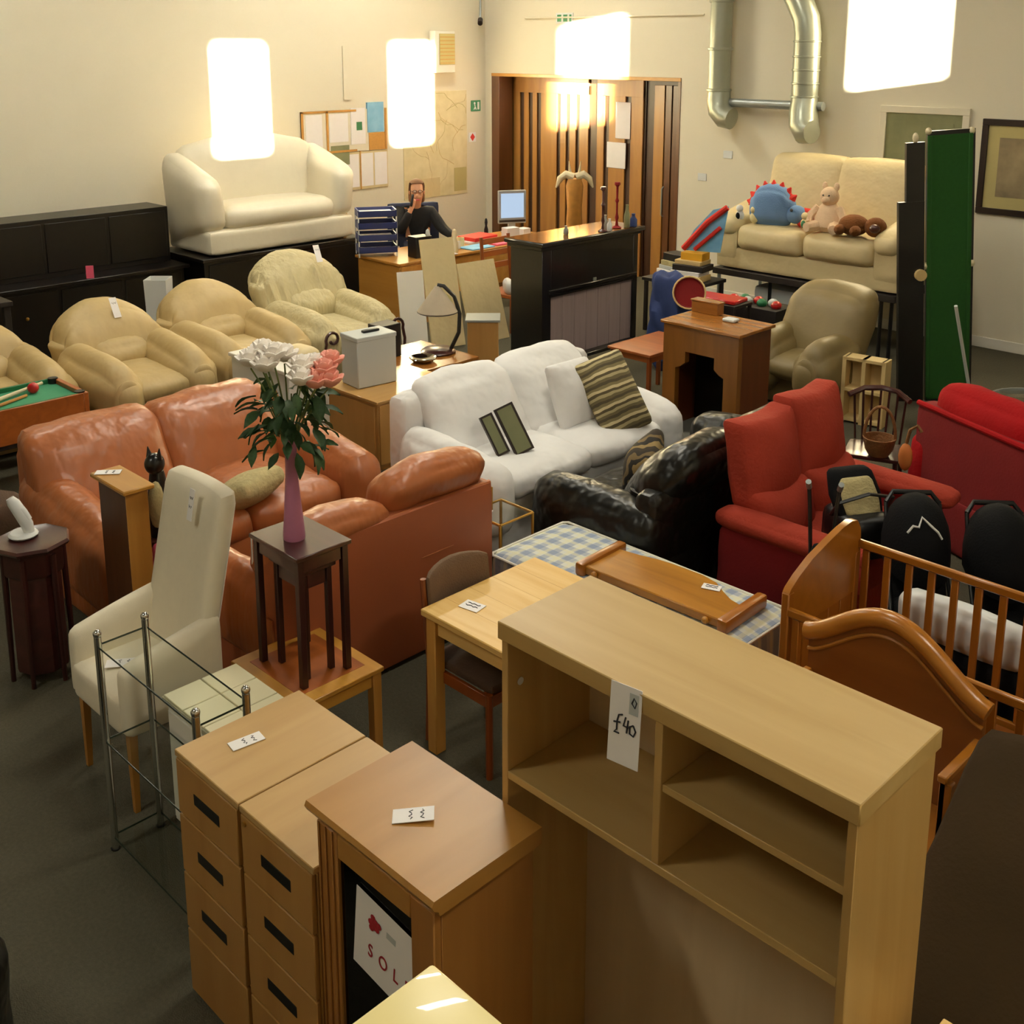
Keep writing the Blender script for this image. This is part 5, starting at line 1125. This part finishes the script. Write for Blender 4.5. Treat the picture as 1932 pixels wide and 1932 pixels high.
wallsheet('paper_strip', 'paper', 'long pale paper strip pinned high on the map wall', 9.8, 9.95, 2.6, 3.35, 'wall_paint', .02)
t = thing('wall_speaker', 'cream wall speaker with a tan grille high on the map wall', 'speaker', (UL, 11.63, 2.95))
box('body', 'white_paint', t, 0, .14, -.2, .2, 0, .62, .008); box('grille', 'picture_mat', t, .14, .15, -.12, .19, .12, .58, .002)
for z in range(8): box('grille_bar', 'cork', t, .15, .154, -.11, .18, .14+z*.055, .15+z*.055, 0)
def sign(l, u, v, z, ax, w, h, m):
    t = thing('safety_sign', l, 'sign', (u, v, z), 90 if ax == 'u' else 0)
    box('panel', m, t, -w/2, w/2, -.012, 0, -h/2, h/2, .001); return t
t = sign('green fire exit sign on the map wall beside the door', UL, 12.38, 2.42, 'u', .2, .17, 'green_sign')
B().ball((-.03, -.014, .04), (.02, .004, .02), 8).tube([(-.03, -.014, .02), (-.02, -.014, -.02), (-.05, -.014, -.06)], .01, 5).tube([(-.02, -.014, -.02), (.0, -.014, -.06)], .01, 5).put('running_figure', 'paper', t); box('doorway', 'paper', t, .03, .07, -.015, -.012, -.06, .06, 0)
t = sign('small red fire sign on the map wall below the green one', UL, 12.3, 1.93, 'u', .15, .15, 'paper'); B().prism([(0, -.06), (.05, 0), (0, .06), (-.05, 0)], -.016, -.012, 'y').put('symbol', 'red_sign', t)
t = sign('green and white exit sign high above the wooden door', -11.5, VB, 3.75, 'v', .34, .15, 'white_plastic'); box('arrow_panel', 'green_sign', t, -.14, -.06, -.015, -.012, -.05, .05, 0); box('figure_panel', 'green_sign', t, -.02, .06, -.015, -.012, -.05, .05, 0); box('door_panel', 'green_sign', t, .1, .14, -.015, -.012, -.05, .05, 0)
t = thing('security_camera', 'small dark security camera in the top corner of the walls', 'camera', (UL+.05, 12.45, 3.72), 45)
B().cyl((0, -.12, -.03), (0, .02, .03), .04, n=12).put('body', 'frame_dark', t); B().tube([(0, .02, .03), (0, .05, .14), (0, .06, .4)], .015, 6).put('bracket', 'steel', t); B().cyl((0, -.135, -.037), (0, -.12, -.03), .03, n=10).put('lens', 'black_plastic', t)
# ---- cream sofa on a dark cabinet at the left
t = thing('low_cabinet', 'black cabinet under the cream leather sofa at the left', 'cabinet', (-12.2, 7.75, 0))
box('body', 'dark_ebony', t, -.5, .5, -1.15, 1.15, 0, .88, .004); box('top', 'dark_ebony', t, -.54, .54, -1.18, 1.18, .88, .92, .004)
for y in (-.75, 0, .75): box('door', 'dark_ebony', t, .5, .515, y-.34, y+.34, .06, .84, .004)
t = thing('cream_sofa', 'ivory leather sofa with high curved arms raised on the black cabinet', 'sofa', (-12.2, 7.75, .92), 90)
def ic(c, h, r, puff, name, fn=None, seed=0): return B().soft(c, h, r, puff, 9, fn, .01, 6, seed).put(name, 'leather_white', t)
ic((0, 0, .16), (1.05, .5, .15), .06, (0, 0, 0), 'base')
ic((0, -.06, .42), (.8, .42, .14), .12, (0, .03, .04), 'seat_cushion'); ic((0, .3, .82), (.95, .16, .48), .14, (0, .06, .03), 'backrest', lambda q, p: Vector((q.x, q.y+.15*q.z, q.z+.06*math.cos(p.x*3))))
for sx in (-1, 1): ic((sx*.95, .0, .6), (.17, .48, .45), .15, (.03, .02, .03), 'armrest', lambda q, p: Vector((q.x+sx*.08*q.z, q.y, q.z*(1+.35*p.y))))
# ---- dark dresser and bits at the far left
t = thing('dresser', 'long dark dresser with a ledge behind the beige chairs', 'dresser', (-12.4, 5.0, 0))
box('body', 'dark_ebony', t, -.4, .4, -1.5, 1.5, 0, .8, .004); box('ledge', 'dark_ebony', t, -.42, .46, -1.55, 1.55, .8, .84, .006); box('upper', 'dark_ebony', t, -.4, .1, -1.5, 1.5, .84, 1.5, .004)
for k in range(4): d = box('door', 'dark_ebony', t, .4, .415, -1.46+k*.74, -1.46+k*.74+.7, .06, .76, .004); B().ball((.43, -1.12+k*.74, .5), .02, 8).put('knob', 'gold', d)
for k in range(4): box('upper_panel', 'dark_ebony', t, .1, .112, -1.46+k*.74, -1.46+k*.74+.7, .9, 1.45, .004)
t = thing('waste_bin', 'white plastic bin on the floor between the beige chairs and dresser', 'bin', (-11.1, 5.7, 0))
B().lathe([(.13, .0), (.15, .3), (.17, .92), (.16, .92), (.13, .1), (0, .08)], 4).put('body', 'white_plastic', t)
o = B().box(-.04, .04, -.01, .01, 0, .14).put('card', 'pink_cloth', None, (-11.98, 5.35, .841), (0, 0, R(60))); tag(o, 'little pinkish card standing on the dark dresser ledge', 'card')
o = B().soft((0, 0, .35), (.1, .3, .36), .08, (.02, .02, 0), 7, wr=.02).put('folded_cushion', 'leather_cream', None, (-11.2, 3.75, .95)); tag(o, 'pale upright cushion at the left edge above the beige chairs', 'cushion')
t = thing('stool', 'dark stool carrying the pale upright cushion at the left edge', 'stool', (-11.2, 3.75, 0))
box('seat', 'dark_brown', t, -.25, .25, -.35, .35, .9, .95, .004)
for x in (-.2, .2):
    for y in (-.3, .3): box('leg', 'dark_brown', t, x-.03, x+.03, y-.03, y+.03, 0, .9, .002)
o = B().soft((0, 0, .3), (.3, .3, .3), .16, (.02, .02, .03), 7, wr=.02).put('pouffe', 'leather_black', None, (-3.55, .72, 0), (0, 0, R(15))); tag(o, 'black leather pouffe cut by the bottom left edge', 'pouffe')
o = B().soft((0, 0, .18), (.5, .2, .18), .1, n=6, wr=.02).put('draped_coat', 'black_fabric', None, (-.05, 1.35, 0), (0, 0, R(10))); tag(o, 'black coat heaped at the bottom right corner', 'coat')
